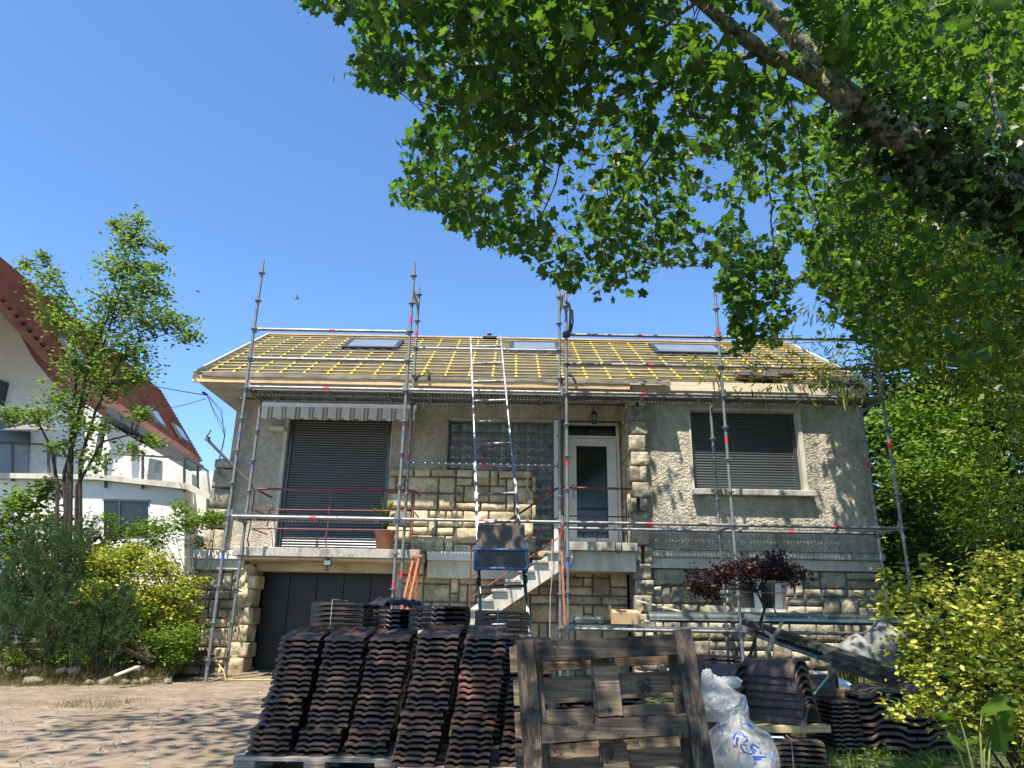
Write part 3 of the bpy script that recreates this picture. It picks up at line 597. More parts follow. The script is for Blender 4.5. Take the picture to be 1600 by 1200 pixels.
# landing and stairs
b = B(); b.box(.84, 2.05, 11.75, 13.1, 1.93, 2.06); b.make('landing', mt['concrete'], H, bevel=.008)
b = B(); b.box(.90, 2.04, 11.9, 12.65, 1.62, 1.929); b.make('landing_beam', mt['cream'], H, bevel=.008)
st = B(); tr = B(); n = 8; run = .215; rise = .149
for k in range(n):
    x1 = .84-run*k; zt = 2.06-rise*(k+1)
    tr.box(x1-run-.03, x1, 11.74, 12.48, zt-.045, zt)
    st.box(x1-run, x1, 11.80, 12.47, zt-rise-.05, zt-.046)
ext = .84-run*n
st.poly([(1.02, 11.79, 1.92), (.84, 11.79, 2.0), (ext, 11.79, 2.0-rise*n), (ext, 11.79, 1.66-rise*n), (.84, 11.79, 1.62), (1.02, 11.79, 1.72)], (0, .1, 0))
sto = st.make('staircase', mt['cream'], H, bevel=.006)
tr.make('treads', mt['concrete'], sto, bevel=.008)
b = B(); b.box(ext-1.0, ext, 11.6, 12.5, .60, .86)
for k in range(5): b.box(ext-1.0, ext, 11.6-.28*(k+1), 11.6-.28*k, -.4, .86-.165*(k+1))
b.box(ext-1.0, ext, 11.6, 12.5, -.4, .6)
b.make('lower_steps', mt['concrete'], sto, bevel=.008)
# railings: thin bent steel tube
rl = grp('balcony_railing', H)
Yr = 11.66
def tubes(parent, name, paths, r, mat=None, n=8):
    for p in paths:
        b = B(); b.tube(p, r, n); b.make(name, mat or mt['rail'], parent, smooth=True)
def bend(p, q, r, k=5):
    return [p.lerp(q, i/k) for i in range(k+1)]
V = Vector
xa, xb = -4.12, -1.62
tubes(rl, 'rail_bar', [[V((xa, 12.5, 2.80)), V((xa, Yr+.1, 2.80)), V((xa+.03, Yr+.03, 2.80)), V((xa+.1, Yr, 2.80)), V((xb, Yr, 2.82)), V((xb+.1, Yr, 2.80)), V((xb+.17, Yr, 2.72))]], .019)
tubes(rl, 'rail_bar', [[V((xa, 12.5, 2.47)), V((xa, Yr+.1, 2.47)), V((xa+.08, Yr, 2.47)), V((xb, Yr, 2.49)), V((xb+.1, Yr, 2.47)), V((xb+.17, Yr, 2.38))],
                       [V((xa, 12.5, 2.17)), V((xa, Yr+.1, 2.17)), V((xa+.08, Yr, 2.17)), V((xb+.1, Yr, 2.18))]], .011)
tubes(rl, 'rail_post', [[V((xa+.02, Yr, 1.88)), V((xa-.02, Yr, 2.0)), V((xa, Yr, 2.2)), V((xa, Yr, 2.80))], [V((-2.88, Yr, 1.88)), V((-2.91, Yr, 2.05)), V((-2.89, Yr, 2.2)), V((-2.89, Yr, 2.81))],
                        [V((xb+.1, Yr, 1.88)), V((xb+.06, Yr, 2.0)), V((xb+.08, Yr, 2.2)), V((xb+.08, Yr, 2.80))], [V((-3.85, Yr, 2.2)), V((-3.85, Yr, 2.47))]], .011)
sr = grp('stair_railing', H)
Y2 = 11.83; s_ = rise/run
lx = -.62
tubes(sr, 'rail_bar', [[V((1.99, Y2, 2.94)), V((.84, Y2, 2.94)), V((.76, Y2, 2.92)), V((lx, Y2, 2.92-(.76-lx)*s_))]], .019)
tubes(sr, 'rail_bar', [[V((1.94, Y2, 2.48)), V((.84, Y2, 2.48)), V((.78, Y2, 2.45)), V((lx, Y2, 2.45-(.78-lx)*s_))],
                       [V((.78, Y2, 2.62-.5)), V((lx, Y2, 2.12-(.78-lx)*s_))]], .012)
tubes(sr, 'rail_post', [[V((x, Y2, z0)), V((x, Y2, z1))] for x, z0, z1 in ((1.90, 2.06, 2.94), (1.42, 2.06, 2.48), (.86, 2.06, 2.94), (.1, 1.5, 2.45), (lx+.02, 1.02, 1.97))], .011)
# awning: cassette, arm bracket and a scalloped striped valance
aw = grp('awning', H)
b = B(); ax0, ax1, ay = -4.30, -1.66, 11.98
b.box(ax0-.02, ax1+.02, ay, ay+.12, 4.27, 4.36); b.make('front_bar', mt['whitepaint'], aw, bevel=.01)
b = B(); n = 220; pts = []
for i in range(n+1):
    x = ax0+(ax1-ax0)*i/n; ph = ((x-ax0)/.235) % 1
    zb = 4.10 - .045*math.sin(math.pi*ph)**.7; wv = .014*math.sin(x*17)+.008*math.sin(x*41)
    for q in range(6): b.v.append((x, ay-.006+wv*(q/5), 4.28+(zb-4.28)*q/5))
b.f = [(i*6+q, i*6+q+1, (i+1)*6+q+1, (i+1)*6+q) for i in range(n) for q in range(5)]
b.make('valance', mt['awning'], aw, smooth=True)
b = B(); b.quad((ax0, ay+.06, 4.34), (ax1, ay+.06, 4.34), (ax1, 12.58, 4.5), (ax0, 12.58, 4.5)); b.make('canopy_cloth', mt['awning'], aw)
b = B(); b.box(ax0+.02, ax0+.28, 12.45, 12.6, 3.98, 4.06); b.make('bracket', mt['cream'], aw, bevel=.01)
# porch lantern and garage floodlight
lt = grp('lantern', H)
lp = at(928, 652, 12.35)
b = B(); b.tube([lp+V((0, 0, .22)), lp+V((0, 0, .11))], .008, 6); b.tube([lp+V((0, 0, .12)), lp+V((0, 0, .10)), lp+V((0, 0, .06))], [.012, .05, .062], 6)
b.tube([lp+V((0, 0, -.10)), lp+V((0, 0, -.12))], [.056, .03], 6)
for k in range(6):
    a = k*math.pi/3; o_ = V((math.cos(a)*.055, math.sin(a)*.055, 0)); b.tube([lp+o_+V((0, 0, -.1)), lp+o_+V((0, 0, .06))], .005, 4)
b.make('lantern_frame', mt['black'], lt)
b = B(); b.tube([lp+V((0, 0, -.095)), lp+V((0, 0, .055))], .045, 12); b.make('lantern_glass', mt['railglass'], lt, smooth=True)
fl = grp('floodlight', H)
p = at(513, 885, 11.75); p.z = 1.66
b = B(); b.box(p.x-.065, p.x+.065, 11.66, 11.69, p.z-.045, p.z+.045); b.box(p.x-.01, p.x+.01, 11.69, 11.72, p.z-.1, p.z+.075); b.box(p.x-.03, p.x+.03, 11.655, 11.70, p.z-.12, p.z-.09); b.make('floodlight_body', mt['black'], fl, bevel=.004)
b = B(); b.box(p.x-.052, p.x+.052, 11.652, 11.66, p.z-.034, p.z+.034); b.make('floodlight_lens', mt['white_plastic'], fl)
# basement window with red grille
bw = grp('basement_window', H)
x0, x1, z0, z1 = 3.60, 4.54, 1.05, 1.57
b = B(); y = 12.27
b.box(x0, x1, y, y+.05, z0, z0+.06); b.box(x0, x1, y, y+.05, z1-.05, z1)
for a, c in ((x0, x0+.05), (x1-.05, x1), ((x0+x1)/2-.06, (x0+x1)/2+.06)): b.box(a, c, y-.002, y+.05, z0+.061, z1-.051)
b.make('frame', mt['whitepaint'], bw, bevel=.004)
b = B(); b.box(x0+.03, x1-.03, y+.02, y+.03, z0+.03, z1-.03); b.make('pane', mt['glass_dark'], bw)
b = B(); b.poly([(x1-.2, y+.005, z0+.07), (x1-.06, y+.005, z0+.07), (x1-.06, y+.005, z1-.06), (x1-.16, y+.005, z1-.06)], (0, .01, 0)); b.make('curtain', mt['whitepaint'], bw)
b = B(); b.tube([(x0+.02, y-.07, z0+.3), (x1, y-.07, z0+.3)], .009, 6); b.tube([(x1-.03, y-.07, z0-.02), (x1-.03, y-.07, z1+.02)], .012, 6); b.make('grille', mt['orange'], bw)
b = B(); b.box(x0-.03, x1+.03, 12.08, 12.26, z0-.07, z0-.002); b.make('sill', mt['cream'], bw, bevel=.008)
# soffits
b = B()
b.box(-5.33, 1.98, 11.76, 12.58, 4.61, 4.64); b.box(1.99, 2.19, 11.93, 12.58, 4.612, 4.64); b.box(2.2, 6.12, 11.93, 12.09, 4.61, 4.64); b.box(-1.13, 2.05, 12.71, 12.98, 4.602, 4.64); b.box(-5.33, -4.98, 12.6, 18.5, 4.61, 4.64)
b.make('soffit', mt['soffit'], H)
# roof: deck and underlay, counter-battens, battens, fascia, barge boards, skylights
RX0, RX1 = -5.38, 6.1
rf = B()
for s in (0, 1):
    f_ = (lambda y: y) if s == 0 else (lambda y: 2*RY-y)
    for (xa_, xb_, ey_) in ((RX0, 2.0, EY+.02), (2.0, RX1, EY+.02+(.2 if s == 0 else 0))):
        P = [(xa_, f_(ey_), roofz(ey_)-.11), (xb_, f_(ey_), roofz(ey_)-.11), (xb_, f_(RY), RZ-.10), (xa_, f_(RY), RZ-.10)]
        rf.poly(P, (0, 0, .085))
roof = rf.make('roof', mt['membrane'], H)
sv = V((0, RY-EY, RZ-EZ)); sl_len = sv.length; sv.normalize(); nv = V((0, -sv.z, sv.y))
def rp(x, s, h=0): return V((x, EY+.02, EZ-.01)) + sv*s + nv*h
b = B(); x = RX0+.12
while x < RX1:
    b.beam(rp(x, .03 if x < 2 else .27, .012), rp(x, sl_len-.03, .012), .038, .022, nv); x += .41
b.make('counter_battens', mt['batten_y'], roof)
bn, by = B(), B(); nb = 15
for k in range(nb):
    s = .10 + (sl_len-.2)*k/(nb-1); x = RX0+.03
    XM = 1.95 if k == 0 else RX1
    while x < XM-.05:
        x2 = min(XM, x+rng.uniform(1.8, 3.9)); y_ = rng.random() < (.10 if x < 0 else .26)
        (by if y_ else bn).beam(rp(x, s+rng.uniform(-.01, .01), .034+rng.uniform(0, .003)), rp(x2-.01, s+rng.uniform(-.01, .01), .034+rng.uniform(0, .003)), .036, .024, nv); x = x2
bn.make('battens', mt['batten'], roof); by.make('battens', mt['batten_y'], roof, label='newer yellow battens among the weathered ones')
b = B()                                                    # loose underlay edge drooping over the eave
n = 160
for i in range(n+1):
    x = RX0+.1+(2.6-RX0)*i/n; dz = .015*nz((x, 0, 0), 1.6)
    for q, (dy, zz) in enumerate([(.12, .03), (.03, .008), (-.012, -.02+dz), (-.02, -.045+dz*1.6)]): b.v.append((x, EY+dy-.03, EZ+zz+dy*.4))
b.f = [(i*4+q, i*4+q+1, (i+1)*4+q+1, (i+1)*4+q) for i in range(n) for q in range(3)]
b.make('underlay_edge', mt['membrane'], roof, smooth=True)
b = B(); b.box(RX0-.05, 2.0, EY-.03, EY+.01, EZ-.145, EZ-.02); b.make('fascia', mt['plywood'], H, bevel=.003)
b = B(); b.box(2.01, 5.1, EY+.125, EY+.16, EZ-.10, EZ+.06); b.box(2.01, RX1, EY+.165, EY+.2, EZ-.12, EZ+.0); b.make('fascia', mt['palewood'], H, bevel=.003, label='new pale fascia board on the right half')
b = B(); b.box(2.0, 6.05, EY+.17, EY+.24, EZ-.21, EZ-.14); b.make('soffit_batten', mt['batten_y'], H, bevel=.003)
for xx in (RX0-.045, RX1+.012):
    b = B(); hv = nv*.055
    b.poly([rp(xx, -.03, -.11), rp(xx, sl_len+.0, -.11), rp(xx, sl_len+.0, .085), rp(xx, -.03, .085)], (.032, 0, 0))
    q = lambda s_, h_: V((xx, 2*RY-(EY+.02), EZ-.01))+V((0, -sv.y, sv.z))*s_+V((0, sv.z, sv.y))*h_
    b.poly([q(-.03, -.11), q(sl_len, -.11), q(sl_len, .085), q(-.03, .085)], (.032, 0, 0))
    b.make('barge_board', mt['palewood'], H, bevel=.003)
b = B(); b.beam((RX0, RY, RZ+.035), (RX1, RY, RZ+.035), .14, .03); b.make('ridge_board', mt['plywood'], roof, bevel=.003)
for (xa_, ya_, xb_, yb_) in ((528, 548, 632, 532), (796, 549, 872, 536), (1027, 553, 1118, 540)):
    a = on_roof(xa_, ya_, .05); c = on_roof(xb_, yb_, .05)
    x0, x1 = a.x, c.x; s0 = (a.y-EY)/sv.y; s1 = (c.y-EY)/sv.y; s0 = max(s0, s1-.95)
    fr_ = B()
    for (u0_, u1_, w0, w1) in ((x0, x1, s0, s0+.09), (x0, x1, s1-.09, s1), (x0, x0+.09, s0+.09, s1-.09), (x1-.09, x1, s0+.09, s1-.09)):
        fr_.poly([rp(u0_, w0, .0), rp(u1_, w0, .0), rp(u1_, w1, .0), rp(u0_, w1, .0)], nv*.10)
    sk = fr_.make('skylight', mt['slate'], H, bevel=.008)
    g = B(); g.poly([rp(x0+.08, s0+.08, .07), rp(x1-.08, s0+.08, .07), rp(x1-.08, s1-.08, .07), rp(x0+.08, s1-.08, .07)], nv*.02); g.make('pane', mt['skyglass'], sk)
    g = B(); nn_ = 50
    for i in range(nn_+1):
        xx = x0-.18+(x1-x0+.36)*i/nn_
        for q_, (ss, hh) in enumerate(((s0, .05), (s0-.1, .06), (s0-.17, .052))): g.v.append(tuple(rp(xx, ss+.03*nz((xx*5, q_, 0))*(q_ == 2), hh+.012*math.sin(xx*26))))
    g.f = [(i*3+q_, i*3+q_+1, (i+1)*3+q_+1, (i+1)*3+q_) for i in range(nn_) for q_ in range(2)]
    g.make('apron', mt['slate'], sk, smooth=True)
vp = on_roof(763, 538, .05)
b = B(); b.box(-.66, -.36, RY-.10, RY+.08, RZ+.02, RZ+.07); b.tube([(-.52, RY, RZ+.07), (-.52, RY, RZ+.13)], .035, 10); b.tube([(-.52, RY, RZ+.12), (-.52, RY, RZ+.15)], .055, 10)
b.make('ridge_vent', mt['slate'], roof, bevel=.006)
# insulators and loose cable where the overhead wires reach the gable corner
b = B()
c0 = V((-5.1, 12.55, 4.46)); 
for k in range(4):
    g = random.Random(k); b.tube([c0+V((-.22, -.5, .05)), c0+V((-.1+g.uniform(-.08, .08), -.2, -.25+g.uniform(-.1, .1))), c0+V((.02, -.03, -.55+g.uniform(-.12, .12))), c0+V((-.02+g.uniform(-.04, .04), 0, -1.1)), c0+V((-.12, 0, -1.9))], .0045, 5)
b.tube([c0+V((-.28, -.53, .07)), c0+V((-.2, -.5, .03))], .02, 8)
b.make('service_cable', mt['cable'], H, smooth=True)
# ================================================================ SCAFFOLDING
SC = root('scaffolding', (.82, 11.2, 0), 'galvanised tube scaffolding with perforated decks in front of the stripped roof', 'scaffolding')
PX = [-4.18, -1.66, .82, 3.32, 5.83]; YO, YI = 10.85, 11.58
def standard(x, y, z0, z1, bands=(), base=False):
    b = B(); b.tube([(x, y, z0), (x, y, z1-.2)], .0245, 12); b.tube([(x, y, z1-.2), (x, y, z1)], .019, 10)
    b.tube([(x, y, z1-.22), (x, y, z1-.17)], .028, 10)
    z = .25
    while z < z1-.1:
        if z > z0:
            b.tube([(x, y, z-.006), (x, y, z+.006)], .058, 8); b.tube([(x, y, z-.03), (x, y, z+.03)], .030, 10)
        z += .5
    if base: b.box(x-.075, x+.075, y-.075, y+.075, z0, z0+.01); b.tube([(x, y, z0), (x, y, z0+.3)], .018, 8); b.tube([(x, y, z0+.22), (x, y, z0+.27)], .035, 6)
    o = b.make('standard', mt['galv'], SC, smooth=True)
    for (zb, c) in bands:
        if c == 'rb': L_ = [('tape_r', zb-.05, zb-.03), ('tape_b', zb-.03, zb+.05), ('tape_r', zb+.05, zb+.07)]
        else: L_ = [('tape_r', zb-.05, zb+.05)]
        for mm, a, c_ in L_:
            t = B(); t.tube([(x, y, a), (x, y, c_)], .0255, 12, caps=False); t.make('marking_band', mt[mm], o, smooth=True)
g0 = gz(0, YO)+.012
standard(PX[0], YO, g0, 6.5, [(5.55, 'rb'), (3.5, 'rb'), (1.62, 'rb')], True)
standard(PX[0], YI, g0, 4.30, [(3.15, 'rb')], True)
standard(PX[1], YO, g0, 6.5, [(5.45, 'r'), (3.55, 'rb'), (1.30, 'r')], True)
standard(PX[1], YI, g0, 6.4, [(5.5, 'r'), (3.35, 'r'), (1.5, 'r')], True)
standard(PX[2]+.04, YO, g0, 6.3, [(3.15, 'r'), (1.62, 'rb')], True)
standard(PX[2]-.02, YI, g0, 6.5, [(5.65, 'rb'), (2.2, 'r')], True)
standard(PX[3], YO, g0, 6.2, [(5.35, 'r'), (3.55, 'r'), (1.6, 'rb')], True)
standard(PX[3], YI, g0, 4.30, [], True)
standard(PX[4], YO, g0, 6.25, [(3.5, 'r'), (1.55, 'rb')], True)
standard(PX[4], YI, g0, 4.30, [(3.35, 'r'), (1.45, 'rb')], True)
def ledger(p, q, r=.024, band=None, wedge=True, name='ledger'):
    p = V(p); q = V(q); d = (q-p).normalized(); p = p+d*.06; q = q-d*.06
    b = B(); b.tube([p, q], r, 10)
    for e, s in ((p, 1), (q, -1)):
        b.obox(e-d*s*.01, .055, .022, .075, d.to_track_quat('X', 'Z').to_matrix())
        b.obox(e-d*s*.02+V((0, 0, .02)), .03, .008, .16, d.to_track_quat('X', 'Z').to_matrix())
    o = b.make(name, mt['galv'], SC, smooth=True)
    if band is not None:
        m_ = p.lerp(q, band); t = B(); t.tube([m_-d*.05, m_+d*.05], r+.001, 10, caps=False); t.make('marking_band', mt['tape_r'], o, smooth=True)
for i in range(4):
    a, c = PX[i], PX[i+1]
    ledger((a, YO, 4.27), (c, YO, 4.27), band=.5 if i in (0, 2) else None)
    ledger((a, YO, 2.25), (c, YO, 2.25), band=.5 if i < 3 else .62)
    if i in (0, 2, 3): ledger((a, YO, 4.75), (c, YO, 4.75), band=.55 if i == 2 else None); ledger((a, YO, 5.25), (c, YO, 5.25), band=.5 if i != 3 else .35)
    if i == 1: ledger((a, YI, 5.25), (c, YI, 5.25)); ledger((a, YI, 3.25), (c, YI, 3.25), band=.5)
    if i > 1:
        ledger((a, YI, 2.25), (c, YI, 2.25), band=.45 if i == 3 else None)
        ledger((a, YO, .75), (c, YO, .75)); ledger((a, YI, .75), (c, YI, .75))
for i, x in enumerate(PX):
    for z in (2.25, 4.25) + ((.25,) if i == 0 else ()) + ((.75,) if i > 1 else ()) + ((6.0,) if i in (1, 2) else ()):
        ledger((x, YO, z), (x, YI, z), name='transom')
def deck(x0, x1, y0, z, w=.30, name='deck_plank'):
    "perforated steel plank: folded sides, rows of real holes along the tread and its side flange"
    L_ = x1-x0-.08; x0 += .04; n = int(L_/.055); cw = L_/n; b = B()
    rows = 4; rh = w/rows
    def holed(O, U, Vv, cu, cv, r):
        base = len(b.v); ctr = O+U*(cu/2)+Vv*(cv/2)
        cor = [O, O+U*cu, O+U*cu+Vv*cv, O+Vv*cv]; k = 6
        b.v += [tuple(p) for p in cor] + [tuple(ctr+U*math.cos(a)*r+Vv*math.sin(a)*r) for a in [math.pi/6+math.pi/3*j for j in range(k)]]
        h = [base+4+j for j in range(k)]; c0_, c1_, c2_, c3_ = base, base+1, base+2, base+3
        # hole points by angle: 30,90,150,210,270,330
        b.f.extend([(c2_, c3_, h[2], h[1], h[0]), (c3_, c0_, h[3], h[2]), (c0_, c1_, h[5], h[4], h[3]), (c1_, c2_, h[0], h[5])])
    X = V((1, 0, 0)); Yv = V((0, 1, 0)); Zv = V((0, 0, 1))
    for i in range(n):
        for j in (0, 1, 2, 3):
            if j in (1, 2) and i % 2: 
                b.quad(V((x0+cw*i, y0+rh*j, z)), V((x0+cw*(i+1), y0+rh*j, z)), V((x0+cw*(i+1), y0+rh*(j+1), z)), V((x0+cw*i, y0+rh*(j+1), z)))
            else: holed(V((x0+cw*i, y0+rh*j, z)), X, Yv, cw, rh, .011 if j in (0, 3) else .009)
        holed(V((x0+cw*i, y0, z-.045)), X, Zv, cw, .045, .010)
        holed(V((x0+cw*i, y0+w, z-.045)), X, Zv, cw, .045, .010)
    o = b.make(name, mt['galvp'], SC)
    h = B()
    for yy in (y0, y0+w): h.box(x0, x0+L_, yy-.012 if yy > y0 else yy, yy if yy > y0 else yy+.012, z-.06, z-.046)
    for xx in (x0-.02, x0+L_-.02): h.box(xx, xx+.04, y0+.02, y0+w-.02, z-.05, z-.004)
    for t_ in (.12, .5, .88): h.box(x0+L_*t_-.02, x0+L_*t_+.02, y0+.02, y0+w-.02, z-.06, z-.045)
    h.make('rib', mt['galvp'], o)
deck(PX[0], PX[1], 10.93, 4.31); deck(PX[0], PX[1], 11.25, 4.31)
deck(PX[1], PX[2], 10.93, 4.31); deck(PX[1], PX[2], 11.25, 4.31)
deck(PX[2], PX[3], 10.93, 4.31); deck(PX[3], PX[4], 10.93, 4.31); 
deck(PX[0], PX[1], 10.90, 2.29)
deck(PX[2], PX[3], 11.0, .80)
b = B(); p, q = V((-4.80, 11.15, 3.49)), V((-4.10, 11.66, 2.78))
b.tube([p, q], .024, 10); b.tube([p+V((-.03, 0, .0)), p+V((.1, -.12, .12))], .012, 6); b.tube([p-V((0, 0, .03)), p+V((.02, 0, .04))], .04, 8); b.make('wall_tie', mt['galv'], SC, smooth=True)
# ================================================================ LADDER HOIST
la, lb = V((.16-.23+.13, 6.99, gz(0, 7)+.02)), V((-.43, 10.62, 5.08))
LH = root('ladder_hoist', la, 'aluminium inclined tile hoist, a ladder with a tray carriage resting on the eave scaffold', 'hoist')
ld = (lb-la).normalized(); lw = V((1, .0, 0)); lw = (lw-ld*lw.dot(ld)).normalized(); ln = lw.cross(ld).normalized()
for s in (-.235, .235):
    b = B(); b.beam(la+lw*s, lb+lw*s, .022, .07, ln); b.beam(la+lw*s*1.07, la.lerp(lb, .55)+lw*s*1.07, .012, .05, ln)
    b.make('ladder_rail', mt['alu'], LH, bevel=.003)
LL = (lb-la).length; k = .25
while k < LL-.1:
    c = la+ld*k; b = B(); b.beam(c-lw*.222, c+lw*.222, .022, .03, ln); b.make('rung', mt['alu'], LH, bevel=.004); k += .452
def lpt(py):           # point on the ladder line at a pixel row of the photograph
    best = min(range(1000), key=lambda i: abs(proj(la.lerp(lb, i/999))[1]-py)); return la.lerp(lb, best/999)
def proj(P):
    d = V(P)-V((0, 0, CZ)); z = d.dot(fw); return 800+FPX*d.dot(rt)/z, 600-FPX*d.dot(up)/z
cg = grp('carriage', LH)
c0 = lpt(893); n_ = ln if ln.z > 0 else -ln
b = B(); bk = c0+n_*.10; b.obox(bk+ld*.16+V((0, .02, .14)), .52, .015, .36, Matrix.Rotation(R(-12), 4, 'X')); b.make('back_plate', mt['plate'], cg, bevel=.003)
b = B(); tb = bk+V((0, -.12, -.02))
b.box(tb.x-.25, tb.x+.25, tb.y-.16, tb.y+.2, tb.z-.02, tb.z-.003); b.box(tb.x-.25, tb.x+.25, tb.y-.16, tb.y-.145, tb.z-.003, tb.z+.15); b.make('tray', mt['black'], cg)
b = B()
b.tube([(tb.x-.27, tb.y-.17, tb.z+.16), (tb.x+.27, tb.y-.17, tb.z+.16)], .014, 8); b.tube([(tb.x-.27, tb.y-.17, tb.z-.03), (tb.x+.27, tb.y-.17, tb.z-.03)], .017, 8)
for s in (-.27, .27): b.tube([(tb.x+s, tb.y-.17, tb.z+.16), (tb.x+s, tb.y-.17, tb.z-.03), (tb.x+s, tb.y+.2, tb.z-.03), (tb.x+s, tb.y+.24, tb.z+.3)], .014, 8)
b.make('blue_frame', mt['blue'], cg, smooth=True)
for s in (-.25, .25):
    for e in (-.05, .18):
        c = c0+lw*s+ld*(e-.1)+n_*.045; b = B(); b.tube([c-lw*.018, c+lw*.018], .04, 12); b.make('wheel', mt['black'], cg, smooth=True)
# ================================================================ THINGS ON AND AROUND THE HOUSE
# potted plant on the balcony
pp = V((-2.03, 12.0, 1.885))
fp = root('potted_plant', pp, 'spiky strap-leaved plant in a terracotta pot on the balcony beside the tall shutter', 'potted plant')
b = B(); prof = [(.10, 0), (.125, .06), (.15, .2), (.165, .27), (.18, .28), (.18, .33), (.15, .33), (.14, .27)]
b.tube([pp+V((0, 0, z)) for r_, z in prof], [r_ for r_, z in prof], 20); b.make('pot', mt['terracotta'], fp, smooth=True)
b = B(); g = random.Random(4)
for k in range(26):
    a = g.uniform(0, 6.28); ln_ = g.uniform(.42, .75); lean = g.uniform(.15, .8); d = V((math.cos(a), math.sin(a), 0)); pts = []
    for q in range(6):
        t = q/5; pts.append(pp+V((0, 0, .3))+d*(ln_*lean*t*(.3+.7*t))+V((0, 0, ln_*(t*(1.15-lean*.35)-.5*lean*t*t))))
    sd = V((-d.y, d.x, 0)); base = len(b.v)
    for q, p_ in enumerate(pts): w_ = .022*(1-(q/5)**2)+.001; b.v += [tuple(p_-sd*w_), tuple(p_+sd*w_)]
    b.f += [(base+2*q, base+2*q+1, base+2*q+3, base+2*q+2) for q in range(5)]
o = b.make('foliage', mt['l_bamboo'], fp, smooth=True)
o.data.attributes.new('tint', 'FLOAT', 'FACE').data.foreach_set('value', nr.uniform(.3, .9, len(o.data.polygons)).astype(np.float32))
# red folding trestle leaning by the garage
tl = root('folding_trestle', (-1.3, 10.4, gz(0, 10.4)+.014), 'rusty orange-red folding steel trestle standing by the garage pier', 'trestle')
P0 = at(655, 870, 10.4); P1 = at(630, 960, 10.3); P2 = at(652, 960, 10.6); P3 = at(645, 870, 10.4)
zz = gz(0, 10.4)+.03
for (p, q) in ((P0, V((-1.52, 10.1, zz))), (P0+V((-.08, .02, 0)), V((-1.60, 10.12, zz))), (P0, V((-1.36, 10.75, zz))), (P0+V((-.08, 0, 0)), V((-1.44, 10.77, zz)))):
    b = B(); b.beam(p, q, .03, .03, (0, 1, .01)); b.make('leg', mt['orange'], tl, bevel=.003)
b = B(); b.beam(P0+V((-.12, 0, .01)), P0+V((.04, 0, .01)), .05, .03); b.beam((-1.58, 10.2, zz+.4), (-1.49, 10.2, zz+.4), .02, .02); b.beam((-1.42, 10.7, zz+.4), (-1.36, 10.7, zz+.4), .02, .02); b.make('top_bar', mt['orange'], tl, bevel=.003)
# orange strap, hanging cord
b = B(); p = at(877, 855, 11.0); q = at(883, 985, 11.0); q.z = .80; b.beam(p, q, .03, .008, (0, 1, 0)); 
b.beam(p, (p.x, 10.9, 2.27), .03, .006, (0, 1, 0)); tag(b.make('strap', mt['orange']), 'long orange strap hanging down beside the middle scaffold standard', 'strap')
b = B(); pts = [at(863, 852, 11.72)+V((0, 0, .1)), at(862, 880, 11.72), at(857, 889, 11.70), at(863, 895, 11.70), at(860, 930, 11.7), at(859, 990, 11.7), V((at(859, 990, 11.7).x, 11.6, gz(0, 11.6)))]
b.tube(pts, .007, 6); tag(b.make('cord', mt['string'], smooth=True), 'thin grey cord hanging from the porch landing beside the stairs', 'cord')
b = B(); p = at(966, 850, 11.72); b.tube([p+V((-.05, 0, .03)), p+V((-.04, 0, -.1)), p+V((0, 0, -.15)), p+V((.05, 0, -.09)), p+V((.05, 0, .04))], .008, 6); tag(b.make('cable_loop', mt['cable'], smooth=True), 'short black cable loop hanging over the edge of the porch landing', 'cable')
# harness wound round the scaffold standard
p = V((PX[2]+.04, YO, 5.25)); b = B(); g = random.Random(2)
for k in range(3): b.tube([p+V((.05*math.cos(a), .05*math.sin(a), .03*k-.03+.01*math.sin(3*a))) for a in np.linspace(0, 6.28, 12)], .014, 6)
b.tube([p+V((.03, -.03, 0)), p+V((.06, -.05, .12)), p+V((.07, -.04, .4)), p+V((.045, -.04, .52)), p+V((-.01, -.04, .58))], [.02, .028, .02, .024, .012], 6); b.tube([p+V((.06, -.04, .45)), p+V((.0, -.05, .38)), p+V((-.05, -.03, .47))], .012, 6)
b.tube([p+V((.10, -.04, .42)), p+V((.11, -.04, .2)), p+V((.07, -.05, .02))], .016, 6)
tag(b.make('harness', mt['black'], smooth=True), 'black harness strap wound round the top of the middle scaffold standard', 'harness')
# things on the lower right deck
b = B()
for k in range(2):
    c = at(900+k*0, 975, 11.1); 
fit = [(895, 938, 0), (945, 962, 1)]
for (pa, pb, k) in fit:
    p = at(pa, 972, 11.1); q = at(pb, 972, 11.12); p.z = q.z = .875; b = B()
    n_2 = 14; pts = [p.lerp(q, t) for t in (0, .2, .22, .3, .32, .78, .8, 1)]
    b.tube(pts, [.045, .045, .052, .052, .046, .046, .055, .055], 16); b.tube([q-V((.005, 0, 0)), q+V((.002, 0, 0))], [.045, .044], 16)
    o = b.make('pipe_fitting', mt['zinc'] if k == 0 else mt['black'], smooth=True)
    tag(o, ['pale zinc pipe elbow lying beside the middle scaffold standards', 'short black pipe collar lying between the zinc elbow and the cardboard box'][k], 'pipe fitting')
p = at(966, 974, 11.1); z = .826
bx = root('cardboard_box', (1.75, 11.1, z), 'small open brown cardboard box on the lower scaffold deck under the porch', 'box')
b = B(); x0, x1, y0, y1 = 1.50, 1.92, 10.98, 11.26
b.box(x0, x1, y0, y0+.006, z, z+.15); b.box(x0, x1, y1-.006, y1, z, z+.15); b.box(x0, x0+.006, y0+.006, y1-.006, z, z+.15); b.box(x1-.006, x1, y0+.006, y1-.006, z, z+.15); b.box(x0+.006, x1-.006, y0+.006, y1-.006, z, z+.006)
b.make('box_body', mt['card'], bx)
